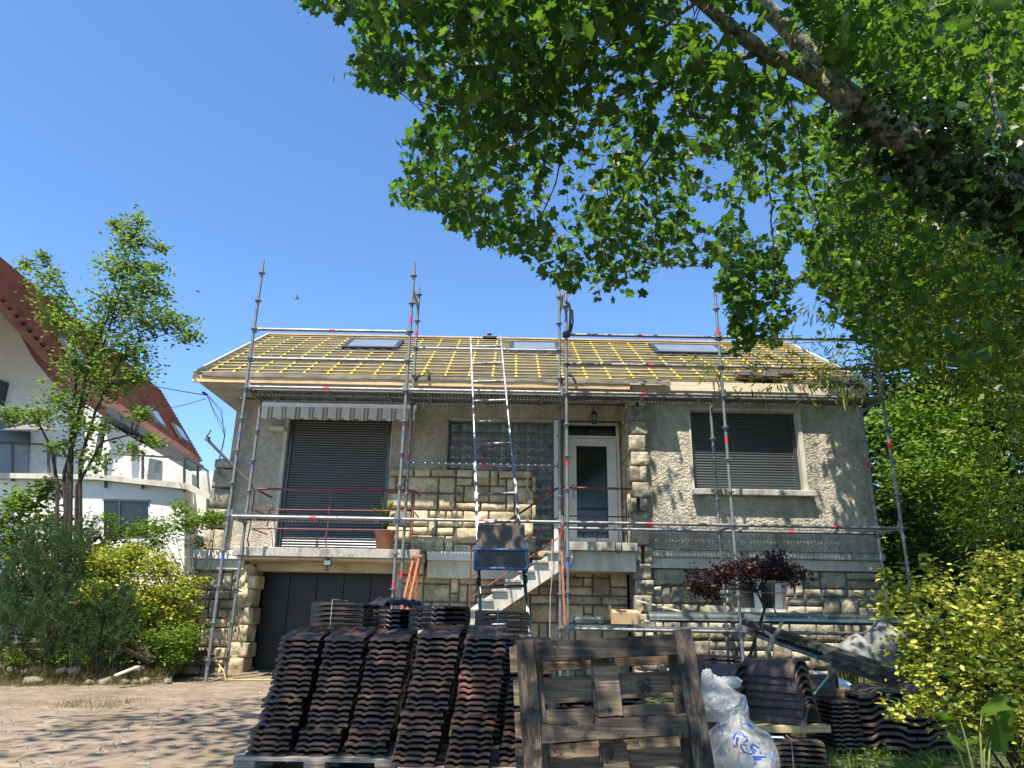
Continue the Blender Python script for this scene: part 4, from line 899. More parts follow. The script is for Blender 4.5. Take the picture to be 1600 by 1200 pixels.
for (P, vec) in (([(x0, y0, z+.151), (x1, y0, z+.151), (x1-.02, y0+.13, z+.20), (x0+.02, y0+.13, z+.20)], (0, 0, .004)), ([(x1, y0, z+.151), (x1, y1, z+.151), (x1+.04, y1, z+.24), (x1+.04, y0, z+.24)], (.004, 0, 0)), ([(x0, y0, z+.151), (x0, y1, z+.151), (x0-.01, y1, z+.26), (x0-.01, y0, z+.26)], (.004, 0, 0))):
    b = B(); b.poly(P, vec); b.make('flap', mt['card'], bx)
# zinc gutters lying on the lower scaffold bay
def gutter(name, p, q, r, mat, label, group, openup=True, ang=math.pi):
    p = V(p); q = V(q); t = (q-p).normalized(); sd = t.cross(V((0, 0, 1))).normalized(); un = sd.cross(t); b = B(); n = 14
    for e in (p, q):
        for w_ in (r, r-.006):
            for k in range(n+1):
                a = math.pi + (k/n-.5)*ang + math.pi/2 if openup else (k/n-.5)*ang+math.pi/2
                b.v.append(tuple(e+sd*math.cos(a)*w_+un*math.sin(a)*w_))
    N_ = n+1
    for k in range(n):
        b.f += [(k, k+1, 2*N_+k+1, 2*N_+k), (N_+k, N_+k+1, 3*N_+k+1, 3*N_+k), (k, k+1, N_+k+1, N_+k), (2*N_+k, 2*N_+k+1, 3*N_+k+1, 3*N_+k)]
    for k in (0, n): b.f.append((k, N_+k, 3*N_+k, 2*N_+k))
    for e in (p, q):
        pass
    rm = p + sd*(r if openup else r); 
    for s in (-1, 1):
        a0 = p+sd*s*r*math.sin(ang/2)+un*(0 if openup else 0); b.tube([a0, a0+(q-p)], .011, 6)
    o = b.make(name, mat, smooth=True); return tag(o, label, 'gutter', group)
GG = 'rain gutters lying on and against the scaffold'
y_, zt = 11.02, .775+.11
gutter('zinc_gutter', (2.05, 11.12, .875+.02), (6.3, 11.12, .91), .115, mt['zinc'], 'long bright zinc half-round gutter lying across the lower right scaffold bays', GG, openup=False)
gutter('zinc_gutter', (2.1, 11.34, .875), (6.2, 11.34, .90), .09, mt['zinc'], 'second zinc gutter lying just behind the bright one on the scaffold', GG, openup=False)
p, q = at(1165, 975, 10.4), at(1450, 1068, 8.2)
for k, (dx, dz, r_, mm) in enumerate([(0, 0, .075, 'darkgreen'), (.16, .01, .07, 'darkgreen'), (.08, -.13, .07, 'zinc')]):
    gutter('dark_gutter', p+V((dx, 0, dz)), q+V((dx-.05, 0, dz)), r_, mt[mm], ['upper dark coated gutter length sloping from the scaffold down to the right', 'dark gutter length lying beside the upper sloping one', 'lowest gutter length sloping down under the two dark ones'][k], GG, openup=(k == 1))
p, q = at(1290, 1022, 8.6), at(1470, 1078, 7.6)
b = B(); b.beam(p, q, .30, .012, (0, -.4, 1)); b.beam(p+V((0, -.16, -.05)), q+V((0, -.16, -.05)), .02, .16, (0, 0, 1)); b.beam(p+V((0, -.14, .02)), q+V((0, -.14, .02)), .05, .03)
tag(b.make('plastic_trough', mt['black'], bevel=.004), 'black plastic trough length lying over the tile stacks at right', 'trough')
b = B(); b.beam(at(994, 938, 11.5), at(1070, 957, 11.2), .045, .022); tag(b.make('batten', mt['palewood'], bevel=.002), 'thin pale wooden batten leaning by the stone pillar above the gutter', 'batten')
b = B(); b.beam(at(992, 970, 11.2)+V((-.12, 0, .02)), at(1035, 972, 11.2), .07, .02); tag(b.make('batten_offcut', mt['palewood'], bevel=.002), 'short pale offcut lying at the end of the bright zinc gutter', 'batten')
# loose slates on the roof at right
for k, (px, py) in enumerate(((1165, 586), (1218, 584), (1195, 588))):
    c = on_roof(px, py, .075); b = B()
    for j in range(3): b.obox(c+V((.03*j, 0, .018*j)), .40, .30, .014, Matrix.Rotation(R(31), 4, 'X') @ Matrix.Rotation(R(rng.uniform(-20, 20)), 4, 'Z'))
    tag(b.make('loose_tiles', mt['tile_old'], bevel=.003), ['small pile of loose reddish tiles lowest left on the right part of the roof', 'rightmost small pile of loose tiles on the stripped roof', 'middle small pile of loose tiles on the right part of the roof'][k], 'tiles', 'loose tiles left on the roof')
# overhead wires and a bird
def wire(p, q, sag, r, label):
    p = V(p); q = V(q); b = B(); b.tube([p.lerp(q, t)-V((0, 0, sag*4*t*(1-t))) for t in np.linspace(0, 1, 24)], r, 5); tag(b.make('overhead_wire', mt['cable'], smooth=True), label, 'wire', 'wires running to the house')
e = V((-5.36, 12.1, 4.50))
wire(e, at(-60, 480, 26), .5, .008, 'upper overhead wire running from the house gable across the small tree')
wire(e+V((.02, .02, -.06)), at(60, 560, 24), .9, .006, 'lower thinner overhead wire sagging from the house gable to the left')
p = at(463, 466, 30); b = B()
b.tube([p+V((-.13, 0, .02)), p+V((-.05, 0, 0)), p+V((.06, 0, -.01)), p+V((.12, 0, -.02))], [.01, .035, .035, .008], 8)
b.poly([p+V((0, -.01, .01)), p+V((.05, -.16, .09)), p+V((.09, -.2, .08)), p+V((.06, -.01, .01))], (0, 0, .006)); b.poly([p+V((0, .01, .01)), p+V((.05, .16, .09)), p+V((.09, .2, .08)), p+V((.06, .01, .01))], (0, 0, .006))
tag(b.make('bird', mt['black'], smooth=True), 'tiny dark bird flying in the open sky left of the scaffold', 'bird')
# ================================================================ ROOF TILES, PALLETS, BAGS
def tile_mesh(name, W, L, thick, amp, mat, kind='wave', sink=0.0):
    nx = 34
    def h(u):
        if kind == 'wave':
            d = math.exp(-abs((u-.26)/.062)**3)+math.exp(-abs((u-.72)/.062)**3); s = .5*amp*(1/(1+math.exp(-(u-.06)*90))) ; r_ = amp*.35*(1/(1+math.exp((u-.93)*90)))
            return s + r_ - amp*d
        return amp*(1/(1+math.exp(-(u-.30)*28))) - amp*.75*(1/(1+math.exp(-(u-.80)*34)))
    ys = [-L/2-.004, -L/2, -L/2+.012, -L/2+.05, -L*.2, L*.2, L/2-.02, L/2]
    top = [-.011, -.002, .001, 0, 0, 0, .002, .001]; bot = [-.002, -.004, -.003, .004, .004, .002, -.019, -.020]
    b = B(); nY = len(ys)
    for q in range(nY):
        for i in range(nx+1):
            u = i/nx; b.v.append((-W/2+W*u, ys[q]-.006*math.sin(math.pi*u)*(q < 3), thick+h(u)+top[q]))
    for q in range(nY):
        for i in range(nx+1):
            u = i/nx; b.v.append((-W/2+W*u, ys[q]-.006*math.sin(math.pi*u)*(q < 3), h(u)+bot[q]))
    N_ = nx+1; T = nY*N_
    for q in range(nY-1):
        for i in range(nx):
            a = q*N_+i; b.f.append((a, a+1, a+N_+1, a+N_)); b.f.append((T+a, T+a+N_, T+a+N_+1, T+a+1))
        for i in (0, nx): a = q*N_+i; b.f.append((a, a+N_, T+a+N_, T+a) if i == 0 else (a, T+a, T+a+N_, a+N_))
    for q in (0, nY-1):
        for i in range(nx): a = q*N_+i; b.f.append((a, T+a, T+a+1, a+1) if q == 0 else (a, a+1, T+a+1, T+a))
    # two raised water ribs on the upper face
    for u in (.52, .95, .04):
        x = -W/2+W*u; z = thick+h(u)+.001; b.box(x-.003, x+.003, -L*.15, L/2-.01, z-.002, z+.006)
    o = b.make(name, mat, smooth=True, ang=50); return o
PIT = .0362
T0 = tile_mesh('interlocking_tile', .274, .42, .0150, .0095, mt['tile'])
ORD = ['', 'topmost', 'second', 'third', 'fourth', 'fifth', 'sixth', 'seventh', 'eighth', 'ninth', 'tenth', 'eleventh', 'twelfth', 'thirteenth', 'fourteenth', 'fifteenth', 'sixteenth', 'seventeenth', 'eighteenth', 'nineteenth', 'twentieth', 'twenty-first', 'twenty-second', 'twenty-third', 'twenty-fourth']
def ordl(k): return 'topmost' if k == 1 else ORD[k]+' from top'
used0 = [False]
def put_tile(src, loc, rot, label, group, mat=None, first=False):
    if first: o = src
    else: o = src.copy(); COL.objects.link(o)
    o.location = loc; o.rotation_euler = rot
    if mat: o.material_slots[0].link = 'OBJECT'; o.material_slots[0].material = mat
    return tag(o, label, 'tile', group)
GT = 'flat roof tiles stacked ready for laying'
first = [True]
def column(where, y, tiers, tilt, z0=.0, yaw=0, special=None, jit=.005, lean=.0042):
    n = sum(t[0] for t in tiers); k = 0; z = z0; g = random.Random(where)
    for (cnt, cx, dy) in tiers:
        for j in range(cnt):
            top = n-k; mat = None; w = 'dark brown'
            if special and special[0] <= top <= special[1]: mat = mt['tile_red']; w = 'reddish brown'
            put_tile(T0, (cx+lean*(k-n/2)+g.uniform(-jit, jit), y+dy+.0015*(k-n/2)-(.018 if g.random() < .12 else 0)+g.uniform(-jit, jit), z), (tilt+R(g.uniform(-.8, .8)), R(g.uniform(-.8, .8)), yaw+R(g.uniform(-2.2, 2.2))), '%s tile, %s of the %s' % (w, ordl(top), where), GT, mat, first[0]); first[0] = False
            z += PIT; k += 1
    return z
TL = R(9)
column('leftmost front column', 5.56, [(5, -1.535, -.03), (5, -1.51, 0), (11, -1.49, .01)], TL)
column('second front column from the left', 5.56, [(5, -1.205, -.03), (6, -1.185, 0), (10, -1.175, .01)], TL)
column('third front column from the left', 5.58, [(5, -.89, -.03), (6, -.875, 0), (10, -.865, .01)], TL)
column('fourth front column from the left', 5.30, [(9, -.525, -.04), (5, -.505, 0), (8, -.50, .01)], TL)
column('fifth front column from the left', 5.28, [(9, -.19, -.04), (13, -.185, 0)], TL, special=(6, 11))
column('front column behind the leaning pallet', 5.34, [(20, .14, 0)], TL)
zr = []
for k, (x, n, nm) in enumerate(((-1.28, 21, 'leftmost rear column'), (-.86, 21, 'second rear column from the left'), (-.45, 22, 'third rear column from the left'), (-.08, 21, 'rear column under the squared bundle'))):
    zr.append(column(nm, 6.16, [(n, x, 0)], 0, z0=-.01))
def bundle(where, c, yaw, n, z, side=True, strap=True, src=T0, mat=None, pit=PIT, slab='dark brown', grp_=GT):
    g = random.Random(where)
    for k in range(n):
        put_tile(src, (c[0]+g.uniform(-.004, .004), c[1]+g.uniform(-.004, .004), z+pit*k), (0, R(g.uniform(-1, 1)), yaw), '%s tile, %s of the %s' % (slab, ordl(n-k), where), grp_, mat)
    if strap:
        b = B(); Rm = Matrix.Rotation(yaw, 4, 'Z'); H_ = pit*n+.008; pts = [V((-.165, 0, -.005)), V((-.168, 0, H_)), V((.168, 0, H_)), V((.165, 0, -.005))]
        for dy in (.0,):
            b.tube([Rm@(p+V((0, .03+dy, 0)))+V((c[0], c[1], z)) for p in pts], .003, 5)
        tag(b.make('bundle_strap', mt['string']), 'thin pale strap tied round the %s' % where, 'strap', 'straps round the tile bundles')
H90 = R(90)
bundle('strapped bundle topmost at left', (-1.30, 5.98), H90+R(-8), 5, .79)
bundle('pile under the dark jacket', (-.93, 6.22), R(-14), 5, zr[1]-.0)
bundle('low bundle behind the skewed pile', (-.60, 6.30), H90+R(4), 4, zr[2]+.0)
bundle('skewed pile right of the jacket', (-.50, 5.76), R(-24), 5, .775, strap=False)
bundle('squared bundle at the ladder foot', (-.05, 6.14), H90, 5, zr[3]+.0)
# jacket: crumpled cloth
jc = V((-.93, 6.18, zr[1]+PIT*5+.03)); b = B(); n = 26
for j in range(n+1):
    for i in range(n+1):
        u = i/n-.5; v = j/n-.5; r_ = math.hypot(u, v); P = V((u*.42+.04*nz((u*4, v*4, 0), 1), v*.34+.04*nz((u*4, v*4, 9), 1), 0))
        z = .055*abs(nz((u*5, v*5, 3), 1.2))+.03*abs(nz((u*11, v*11, 3), 1))+.03*(1-min(1, r_*2)) - .09*max(0, r_*2-.75)
        b.v.append(tuple(jc+P+V((0, 0, z))))
b.f = [(j*(n+1)+i, j*(n+1)+i+1, (j+1)*(n+1)+i+1, (j+1)*(n+1)+i) for j in range(n) for i in range(n)]
tag(b.make('jacket', mt['blackcloth'], smooth=True, ang=180), 'crumpled dark navy jacket thrown on top of the tile stacks', 'jacket')
# flat pallets carrying the stacks
def pallet_flat(cx, y0, zt, Wd, Dp, label):
    z0 = zt-.144; r_ = root('wooden_pallet', (cx, y0+Dp/2, z0), label, 'pallet', 'pallets under the tile stacks')
    for k in range(5):
        b = B(); w_ = .145 if k % 2 == 0 else .10; yy = y0+(Dp-.145)*k/4; b.box(cx-Wd/2, cx+Wd/2, yy, yy+w_, zt-.022, zt); b.make('deck_board', mt['pallet_g'], r_, bevel=.002)
    for x in (cx-Wd/2, cx-.07, cx+Wd/2-.14):
        b = B(); b.box(x, x+.14, y0, y0+Dp, zt-.044, zt-.0225); b.make('stringer', mt['pallet_g'], r_, bevel=.002)
        b = B()
        for yy in (y0, y0+Dp/2-.07, y0+Dp-.14): b.box(x+.002, x+.138, yy+.002, yy+.138, z0+.022, zt-.0445)
        b.make('blocks', mt['pallet_g'], r_, bevel=.003)
        b = B(); b.box(x, x+.14, y0, y0+Dp, z0, z0+.0215); b.make('runner', mt['pallet_g'], r_, bevel=.002)
pallet_flat(-1.24, 5.24, -.025, 1.06, 1.0, 'grey wooden pallet carrying the left tile columns')
pallet_flat(-.12, 5.02, -.03, 1.1, 1.0, 'grey wooden pallet under the tile columns beside the leaning pallet')
pallet_flat(-.6, 6.3, -.03, 1.2, .9, 'grey wooden pallet under the rear tile columns')
# the weathered pallet standing on edge in front, leaning back
LP = root('leaning_pallet', (.62, 4.3, gz(0, 4.3)), 'weathered blackened wooden pallet standing on edge and leaning back in the foreground', 'pallet')
Rm = Matrix.Translation((.64, 4.27, gz(0, 4.3)+.02)) @ Matrix.Rotation(R(2.2), 4, 'Z') @ Matrix.Rotation(R(-4.0), 4, 'Y') @ Matrix.Rotation(R(-10), 4, 'X')
g = random.Random(11)
def pbd(name, x0, x1, y0, y1, z0, z1, mat, rough=True, notch=None):
    "board with slightly uneven, chipped edges; local frame: x across, y depth (front = 0), z up the pallet"
    b = B(); lx = (x1-x0) > (z1-z0); n = 22; sd = g.uniform(0, 99)
    for k in range(n+1):
        t = k/n
        e1 = .0025*nz((t*9, sd, 0))+.002*nz((t*30, sd, 0)); e2 = .0025*nz((t*9, sd, 7))+.002*nz((t*30, sd, 7))
        if notch and notch[0] < t < notch[1]: e2 -= notch[2]*(.6+.8*abs(nz((t*40, sd, 1))))*math.sin(math.pi*(t-notch[0])/(notch[1]-notch[0]))**.4
        if lx: x = x0+(x1-x0)*t; ring = [(x, y0, z0+e1), (x, y0, z1+e2), (x, y1, z1+e2), (x, y1, z0+e1)]
        else: z = z0+(z1-z0)*t; ring = [(x0+e1, y0, z), (x1+e2, y0, z), (x1+e2, y1, z), (x0+e1, y1, z)]
        b.v += [tuple(Rm@V(p)) for p in ring]
    for k in range(n):
        for j in range(4): b.f.append((k*4+j, k*4+(j+1) % 4, (k+1)*4+(j+1) % 4, (k+1)*4+j))
    b.f += [(0, 1, 2, 3), tuple(n*4+j for j in range(4))]
    return b.make(name, mat, LP, bevel=.0025)
HW = .512; TOPZ = .985
pv, pd, pw = mt['pallet_v'], mt['pallet_d'], mt['pallet']
pbd('frame_board', -HW, -HW+.10, 0, .024, -.01, TOPZ+.01, pv); pbd('frame_board', HW-.105, HW, 0, .024, -.012, TOPZ+.02, pv)
pbd('frame_board', -HW+.103, HW-.108, .002, .026, TOPZ-.115, TOPZ-.005, pd); pbd('frame_board', -HW+.103, HW-.108, .002, .026, .455, .555, pd, notch=(.02, .42, .03)); pbd('frame_board', -HW+.103, HW-.108, .002, .026, .01, .11, pd)
for x in (-HW+.004, -.085, HW-.134):
    for z in (TOPZ-.13, .44, .0):
        pbd('block', x, x+.13, .027, .10, z, z+.12, pv)
    pbd('stringer', x-.004, x+.14, .1005, .122, 0, TOPZ, pw if x == -.085 else pv)
for k in range(6):
    z0 = TOPZ-.150-k*.176; z0 = max(z0, -.0)+.0; pbd('deck_board', -HW-.03-g.uniform(0, .012), HW-.03+g.uniform(0, .012), .1225, .144, z0, z0+(.142 if k < 5 else .1)+g.uniform(-.004, .004), pw)
# middle inner batten seen between the blocks
pbd('centre_board', -.075, .065, .075, .099, .13, .43, pw); pbd('centre_board', -.075, .065, .075, .099, .57, .84, pw)
# nails and white paint flecks are tiny; nails only
b = B()
for (x, z) in [(-HW+.03, .05), (-HW+.07, .52), (-HW+.03, .48), (-HW+.06, .93), (-HW+.035, .88), (HW-.03, .9), (HW-.07, .94), (HW-.05, .5), (HW-.03, .47), (-.04, .93), (.02, .9), (-.03, .5), (.03, .52), (HW-.06, .7), (HW-.04, .3)]:
    p = Rm@V((x, -.0005, z)); q = Rm@V((x, -.003, z)); b.tube([p, q], .0028, 6)
b.make('nail_heads', mt['slate'], LP)

column('stack left behind the leaning pallet', 5.75, [(16, .50, 0)], R(2), z0=-.12, lean=0)
column('stack right behind the leaning pallet', 5.75, [(14, .86, 0)], R(2), z0=-.12, lean=0)
# ---- right-hand heap
def ridge_tile():
    b = B(); n = 20; L = .40; rows = [(-.20, .128, .018), (-.17, .130, .022), (-.165, .122, .016), (.17, .108, .016), (.20, .108, .016)]
    for (y, r_, t) in rows:
        for w_ in (r_, r_-t):
            for k in range(n+1):
                a = math.pi*(k/n); b.v.append((math.cos(a)*w_*1.08, y, math.sin(a)*w_))
    N_ = n+1
    for q in range(len(rows)-1):
        for k in range(n):
            a = q*2*N_+k; b.f.append((a, a+1, a+2*N_+1, a+2*N_)); c = a+N_; b.f.append((c, c+2*N_, c+2*N_+1, c+1))
        for k in (0, n): a = q*2*N_+k; b.f.append((a, a+2*N_, a+3*N_, a+N_))
    for q in (0, len(rows)-1):
        for k in range(n): a = q*2*N_+k; b.f.append((a, a+N_, a+N_+1, a+1))
    return b.make('ridge_tile', mt['tile_old'], smooth=True, ang=45)
RT = ridge_tile(); f1 = True
def rstack(where, c, z, yaw, n, pit, lean=0, scale=1.0):
    global f1; g = random.Random(where)
    for k in range(n):
        o = RT if f1 else RT.copy()
        if not f1: COL.objects.link(o)
        f1 = False
        o.location = (c[0]+g.uniform(-.006, .006)+lean*k, c[1]+g.uniform(-.006, .006), z+pit*k); o.rotation_euler = (R(g.uniform(-1, 1)), 0, yaw+R(g.uniform(-2, 2))); o.scale = (scale,)*3
        tag(o, 'half-round ridge tile, %s of the %s' % (ordl(n-k), where), 'ridge tile', 'half-round ridge tiles nested in stacks')
rstack('tall nested stack', (2.20, 6.25), .13, R(48), 7, .056, lean=-.008, scale=1.12)
rstack('short nested stack behind the bags', (1.78, 6.45), .24, R(38), 4, .055, scale=1.15)
b = B(); b.beam((1.72, 6.12, .085), (2.48, 6.10, .105), .12, .05, (0, 0, 1)); tag(b.make('wooden_plank', mt['batten'], bevel=.003), 'weathered wooden plank under the tall nested ridge tiles', 'plank')
bundle('low bundle on the grass', (2.16, 6.02), H90+R(-10), 5, -.135, mat=mt['tile_old'], slab='faded brown')
# make the bundle long enough: a second one end to end behind it
bundle('pile behind the low grass bundle', (2.02, 6.42), H90+R(-6), 6, -.135, strap=False, mat=mt['tile_old'], slab='faded brown')
b = B(); b.obox((2.02, 5.93, -.135+PIT*5+.012), .10, .07, .004, Matrix.Rotation(R(-10), 4, 'Z')); tag(b.make('paper_label', mt['white_plastic']), 'small white label lying on the low strapped bundle of tiles', 'label')
zb = gz(0, 7.3)
bundle('pile behind the leaning pallet corner', (2.02, 7.5), H90+R(8), 8, .28, strap=False, mat=mt['tile_old'], slab='faded brown')
b = B(); b.box(1.75, 2.28, 7.28, 7.72, zb-.02, .27); 
for k in range(3): pass
tag(b.make('timber_crate', mt['pallet'], bevel=.006), 'low timber crate carrying the reddish dark pile of tiles', 'crate')
bundle('dark pile left of profiled stack', (2.86, 6.95), R(14), 11, zb-.0, strap=False, mat=mt['tile'])
TB = tile_mesh('profiled_tile', .46, .62, .024, .052, mt['tile_old'], kind='s')
g = random.Random(3)
for k in range(9):
    o = TB if k == 0 else TB.copy()
    if k: COL.objects.link(o)
    o.location = (3.30+g.uniform(-.015, .015), 7.05+g.uniform(-.02, .02), zb-.04+.056*k); o.rotation_euler = (0, 0, R(-7+g.uniform(-2, 2)))
    tag(o, 'large profiled tile, %s of the stack left of the shrub' % ordl(9-k), 'tile', 'large profiled tiles in the big right-hand stack')
for k in range(9):
    o = TB.copy(); COL.objects.link(o)
    o.location = (3.80+g.uniform(-.015, .015), 7.15+g.uniform(-.02, .02), zb-.04+.056*k); o.rotation_euler = (0, 0, R(-7+g.uniform(-2, 2)))
    tag(o, 'large profiled tile, %s of the stack inside the shrub' % ordl(9-k), 'tile', 'large profiled tiles in the big right-hand stack')
# broken ridge end, pale boards behind
o = RT.copy(); COL.objects.link(o); o.location = at(1275, 1075, 7.0); o.location.z += .0; o.rotation_euler = (0, 0, R(60)); o.scale = (.9, .9, 1.0); tag(o, 'single ridge end tile lying right behind the tall nested stack', 'ridge tile', 'half-round ridge tiles nested in stacks')
b = B(); b.box(2.55, 3.1, 6.85+.25, 7.6, zb, at(1275, 1075, 7.0).z-.002); tag(b.make('timber_block', mt['pallet'], bevel=.01), 'old timber block under the single ridge end tile', 'block')
b = B(); b.obox(at(1310, 1068, 7.3), .34, .26, .012, Matrix.Rotation(R(25), 4, 'X')@Matrix.Rotation(R(18), 4, 'Y')); tag(b.make('white_sheet', mt['whitepaint'], bevel=.002), 'small white board scrap lying between the ridge tiles and the profiled stack', 'board')
b = B(); b.beam(at(1247, 1114, 6.0), at(1294, 1057, 6.5), .012, .003, (0, 1, 0)); tag(b.make('packing_strip', M('mint_strip', [(.25,.48,.38),(.3,.52,.42)], 5, .5)), 'pale green plastic packing strip sticking up by the tall ridge tiles', 'strip')
# dead forked stick
b = B(); s0 = at(1197, 1022, 7.2)+V((0, 0, -.25)); s1 = at(1207, 1000, 7.2); 
b.tube([s0, at(1200, 1015, 7.2), s1, at(1216, 985, 7.2), at(1222, 972, 7.2), at(1221, 965, 7.2), at(1212, 958, 7.2), at(1208, 945, 7.2)], [.03, .028, .026, .018, .016, .014, .010, .005], 8)
b.tube([s1, at(1203, 993, 7.2), at(1192, 985, 7.2), at(1184, 978, 7.2), at(1178, 972, 7.2)], [.018, .018, .014, .012, .011], 8)
tag(b.make('dead_branch', mt['bark'], smooth=True), 'dead forked branch sticking up behind the nested ridge tiles', 'branch')
# bags
def blob(name, c, s, sd, mat, sub=5, pinch=None, crease=.10, parent=None, flat=True):
    bm = bmesh.new(); bmesh.ops.create_icosphere(bm, subdivisions=sub, radius=1); b = B()
    for v in bm.verts:
        p = v.co.copy(); rr = 1 + .16*nz(p, 1.1, sd) + crease*(abs(nz(p, 2.6, sd))-.2) + crease*.45*(abs(nz((p.x, p.y, p.z*.5), 6, sd))-.2) + crease*.2*nz((p.x, p.y, p.z), 14, sd)
        q = p*rr
        if pinch and p.z > pinch[0]:
            t = (p.z-pinch[0])/(1-pinch[0]); ph = math.atan2(p.y, p.x); q = V((q.x, q.y, 0))*(1+.10*min(1, t*2)*math.cos(11*ph+3*nz(p, 2, sd)))+V((0, 0, q.z)); kx = 1-pinch[1]*math.sin(min(1, t*1.6)*math.pi/2); q = V((q.x*kx+pinch[3]*t, q.y*kx, q.z + pinch[2]*t*(1+.35*nz(p, 4, sd+5))))
        if flat and q.z < -.72: q.z = -.72+.1*(q.z+.72)
        b.v.append((c[0]+q.x*s[0], c[1]+q.y*s[1], c[2]+q.z*s[2]))
    for f in bm.faces: b.f.append(tuple(v.index for v in f.verts))
    bm.free(); return b.make(name, mat, parent, smooth=True, ang=180)
zg = gz(0, 4.7)
bg2 = root('shopping_bag', (1.36, 4.62, zg), 'knotted translucent bag of rubbish with blue printed swirl, under the plain bag', 'bag')
body = blob('bag_body', (1.36, 4.64, .085), (.215, .19, .255), 5, mt['bag'], sub=6, pinch=(.62, .35, .1, 0), crease=.07, parent=bg2)
fill = blob('bag_contents', (1.37, 4.66, .05), (.17, .14, .20), 8, M('bag_contents', [(.42,.40,.34),(.60,.58,.52),(.25,.23,.19)], 6, .8), sub=4, crease=.2, parent=bg2)
blob('yellow_packet', (1.43, 4.50, -.02), (.05, .03, .04), 3, M('yellow_paper', [(.7,.52,.05),(.75,.6,.1)], 6, .6), sub=3, parent=bg2)
bg1 = root('carrier_bag', (1.30, 4.70, .28), 'plain pale plastic bag with knotted ears, sitting on the printed bag', 'bag')
blob('bag_body', (1.295, 4.72, .40), (.150, .13, .135), 12, mt['bag2'], sub=6, pinch=(.35, .5, .15, -.3), crease=.08, parent=bg1)
blob('bag_ear', (1.215, 4.70, .515), (.042, .025, .075), 13, mt['bag2'], sub=4, crease=.25, parent=bg1, flat=False)
blob('bag_ear', (1.345, 4.72, .515), (.075, .03, .035), 15, mt['bag2'], sub=4, crease=.25, parent=bg1, flat=False)
# print strokes projected on the bag film
me = body.data; offb = root_off(body.parent)
bvh = BVHTree.FromPolygons([V(v.co)+offb for v in me.vertices], [tuple(p.vertices) for p in me.polygons])
def onbag(px, py):
    d = (at(px, py, 4.5)-V((0, 0, CZ))).normalized(); h, nn, i, ds = bvh.ray_cast(V((0, 0, CZ)), d)
    return None if h is None else (h-d*.004, -nn if nn.dot(d) > 0 else nn)
def stroke(b, pts, w0, w1=None):
    w1 = w1 or w0; q_ = []
    for k in range(len(pts)-1):
        for t in (0, .33, .67): q_.append((pts[k][0]+(pts[k+1][0]-pts[k][0])*t, pts[k][1]+(pts[k+1][1]-pts[k][1])*t))
    q_.append(pts[-1]); pr = [r_ for r_ in (onbag(*p) for p in q_) if r_]
    for i in range(len(pr)-1):
        (a, n1), (c, n2) = pr[i], pr[i+1]; t = (c-a)
        if t.length < 1e-5 or t.length > .06: continue
        sd = t.normalized().cross((a-V((0, 0, CZ))).normalized()).normalized(); f = lambda k: (w0+(w1-w0)*k/max(1, len(pr)-1))/2
        b.quad(a-sd*f(i), a+sd*f(i), c+sd*f(i+1), c-sd*f(i+1))
b = B()
for pts, a, c in (([(1146, 1155), (1148, 1148), (1152, 1145), (1158, 1149)], .012, .006), ([(1153, 1142), (1160, 1146), (1164, 1153)], .006, .010), ([(1166, 1150), (1168, 1155), (1164, 1159)], .006, .004),
    ([(1153, 1152), (1151, 1160), (1152, 1168)], .013, .006), ([(1147, 1168), (1149, 1164)], .012, .005), ([(1157, 1162), (1159, 1170), (1164, 1177)], .006, .012), ([(1161, 1161), (1169, 1157)], .005, .007), ([(1159, 1163), (1167, 1165)], .005, .007),
    ([(1165, 1168), (1169, 1174)], .005, .005), ([(1166, 1175), (1172, 1179), (1177, 1176)], .005, .008), ([(1178, 1162), (1173, 1167), (1174, 1173)], .012, .010), ([(1177, 1163), (1186, 1169)], .010, .010), ([(1174, 1168), (1182, 1174)], .009, .009), ([(1174, 1172), (1180, 1177)], .009, .007),
    ([(1187, 1174), (1190, 1178)], .006, .006), ([(1176, 1183), (1198, 1183)], .014, .008), ([(1178, 1186), (1190, 1187)], .014, .008), ([(1178, 1192), (1183, 1193)], .012, .006), ([(1206, 1174), (1206, 1186)], .012, .012), ([(1123, 1128), (1124, 1137)], .014, .007),
    ([(1126, 1140), (1130, 1144)], .008, .008), ([(1134, 1139), (1136, 1144)], .007, .006), ([(1139, 1141), (1141, 1143)], .005, .005), ([(1161, 1131), (1171, 1133), (1176, 1138)], .010, .016)):
    stroke(b, pts, a, c)
b.make('blue_print', mt['print'], bg2)
S1 = at(1340, 1035, 9.9); S2 = at(1385, 1035, 9.8)
for k, (px, py, s_, sd) in enumerate(((1342, 1022, (.26, .22, .22), 21), (1385, 1012, (.30, .24, .32), 23))):
    c = at(px, py, 10.1); o = blob('rubble_sack', c, s_, sd, mt['sack'], sub=4, crease=.13, pinch=(.6, .3, .1, 0))
    tag(o, ['smaller grey-white rubble sack left of the larger one under the gutters', 'larger grey-white rubble sack beside the golden shrub under the gutters'][k], 'sack', 'rubble sacks by the house wall')
    zb_ = c.z-.72*s_[2]
    b = B(); b.box(c.x-.3, c.x+.3, 9.85, 10.35, gz(0, 10), zb_+.01) if k else b.box(c.x-.33, c.x+.14, 9.82, 10.38, gz(0, 10), zb_+.01)
    tag(b.make('stone_step', mt['stonerub'], bevel=.02), ['rough stone block under the smaller sack', 'rough stone block under the larger sack'][k], 'stone block')
b = B(); b.beam(at(1300, 1040, 10.3), at(1335, 1002, 10.6), .08, .02); tag(b.make('plank', mt['palewood']), 'pale plank end leaning behind the smaller sack, lower of two', 'plank')
b = B(); b.beam(at(1315, 998, 10.6), at(1362, 1010, 10.4), .05, .03); tag(b.make('plank', mt['palewood']), 'pale plank lying across behind the smaller sack, upper of two', 'plank')
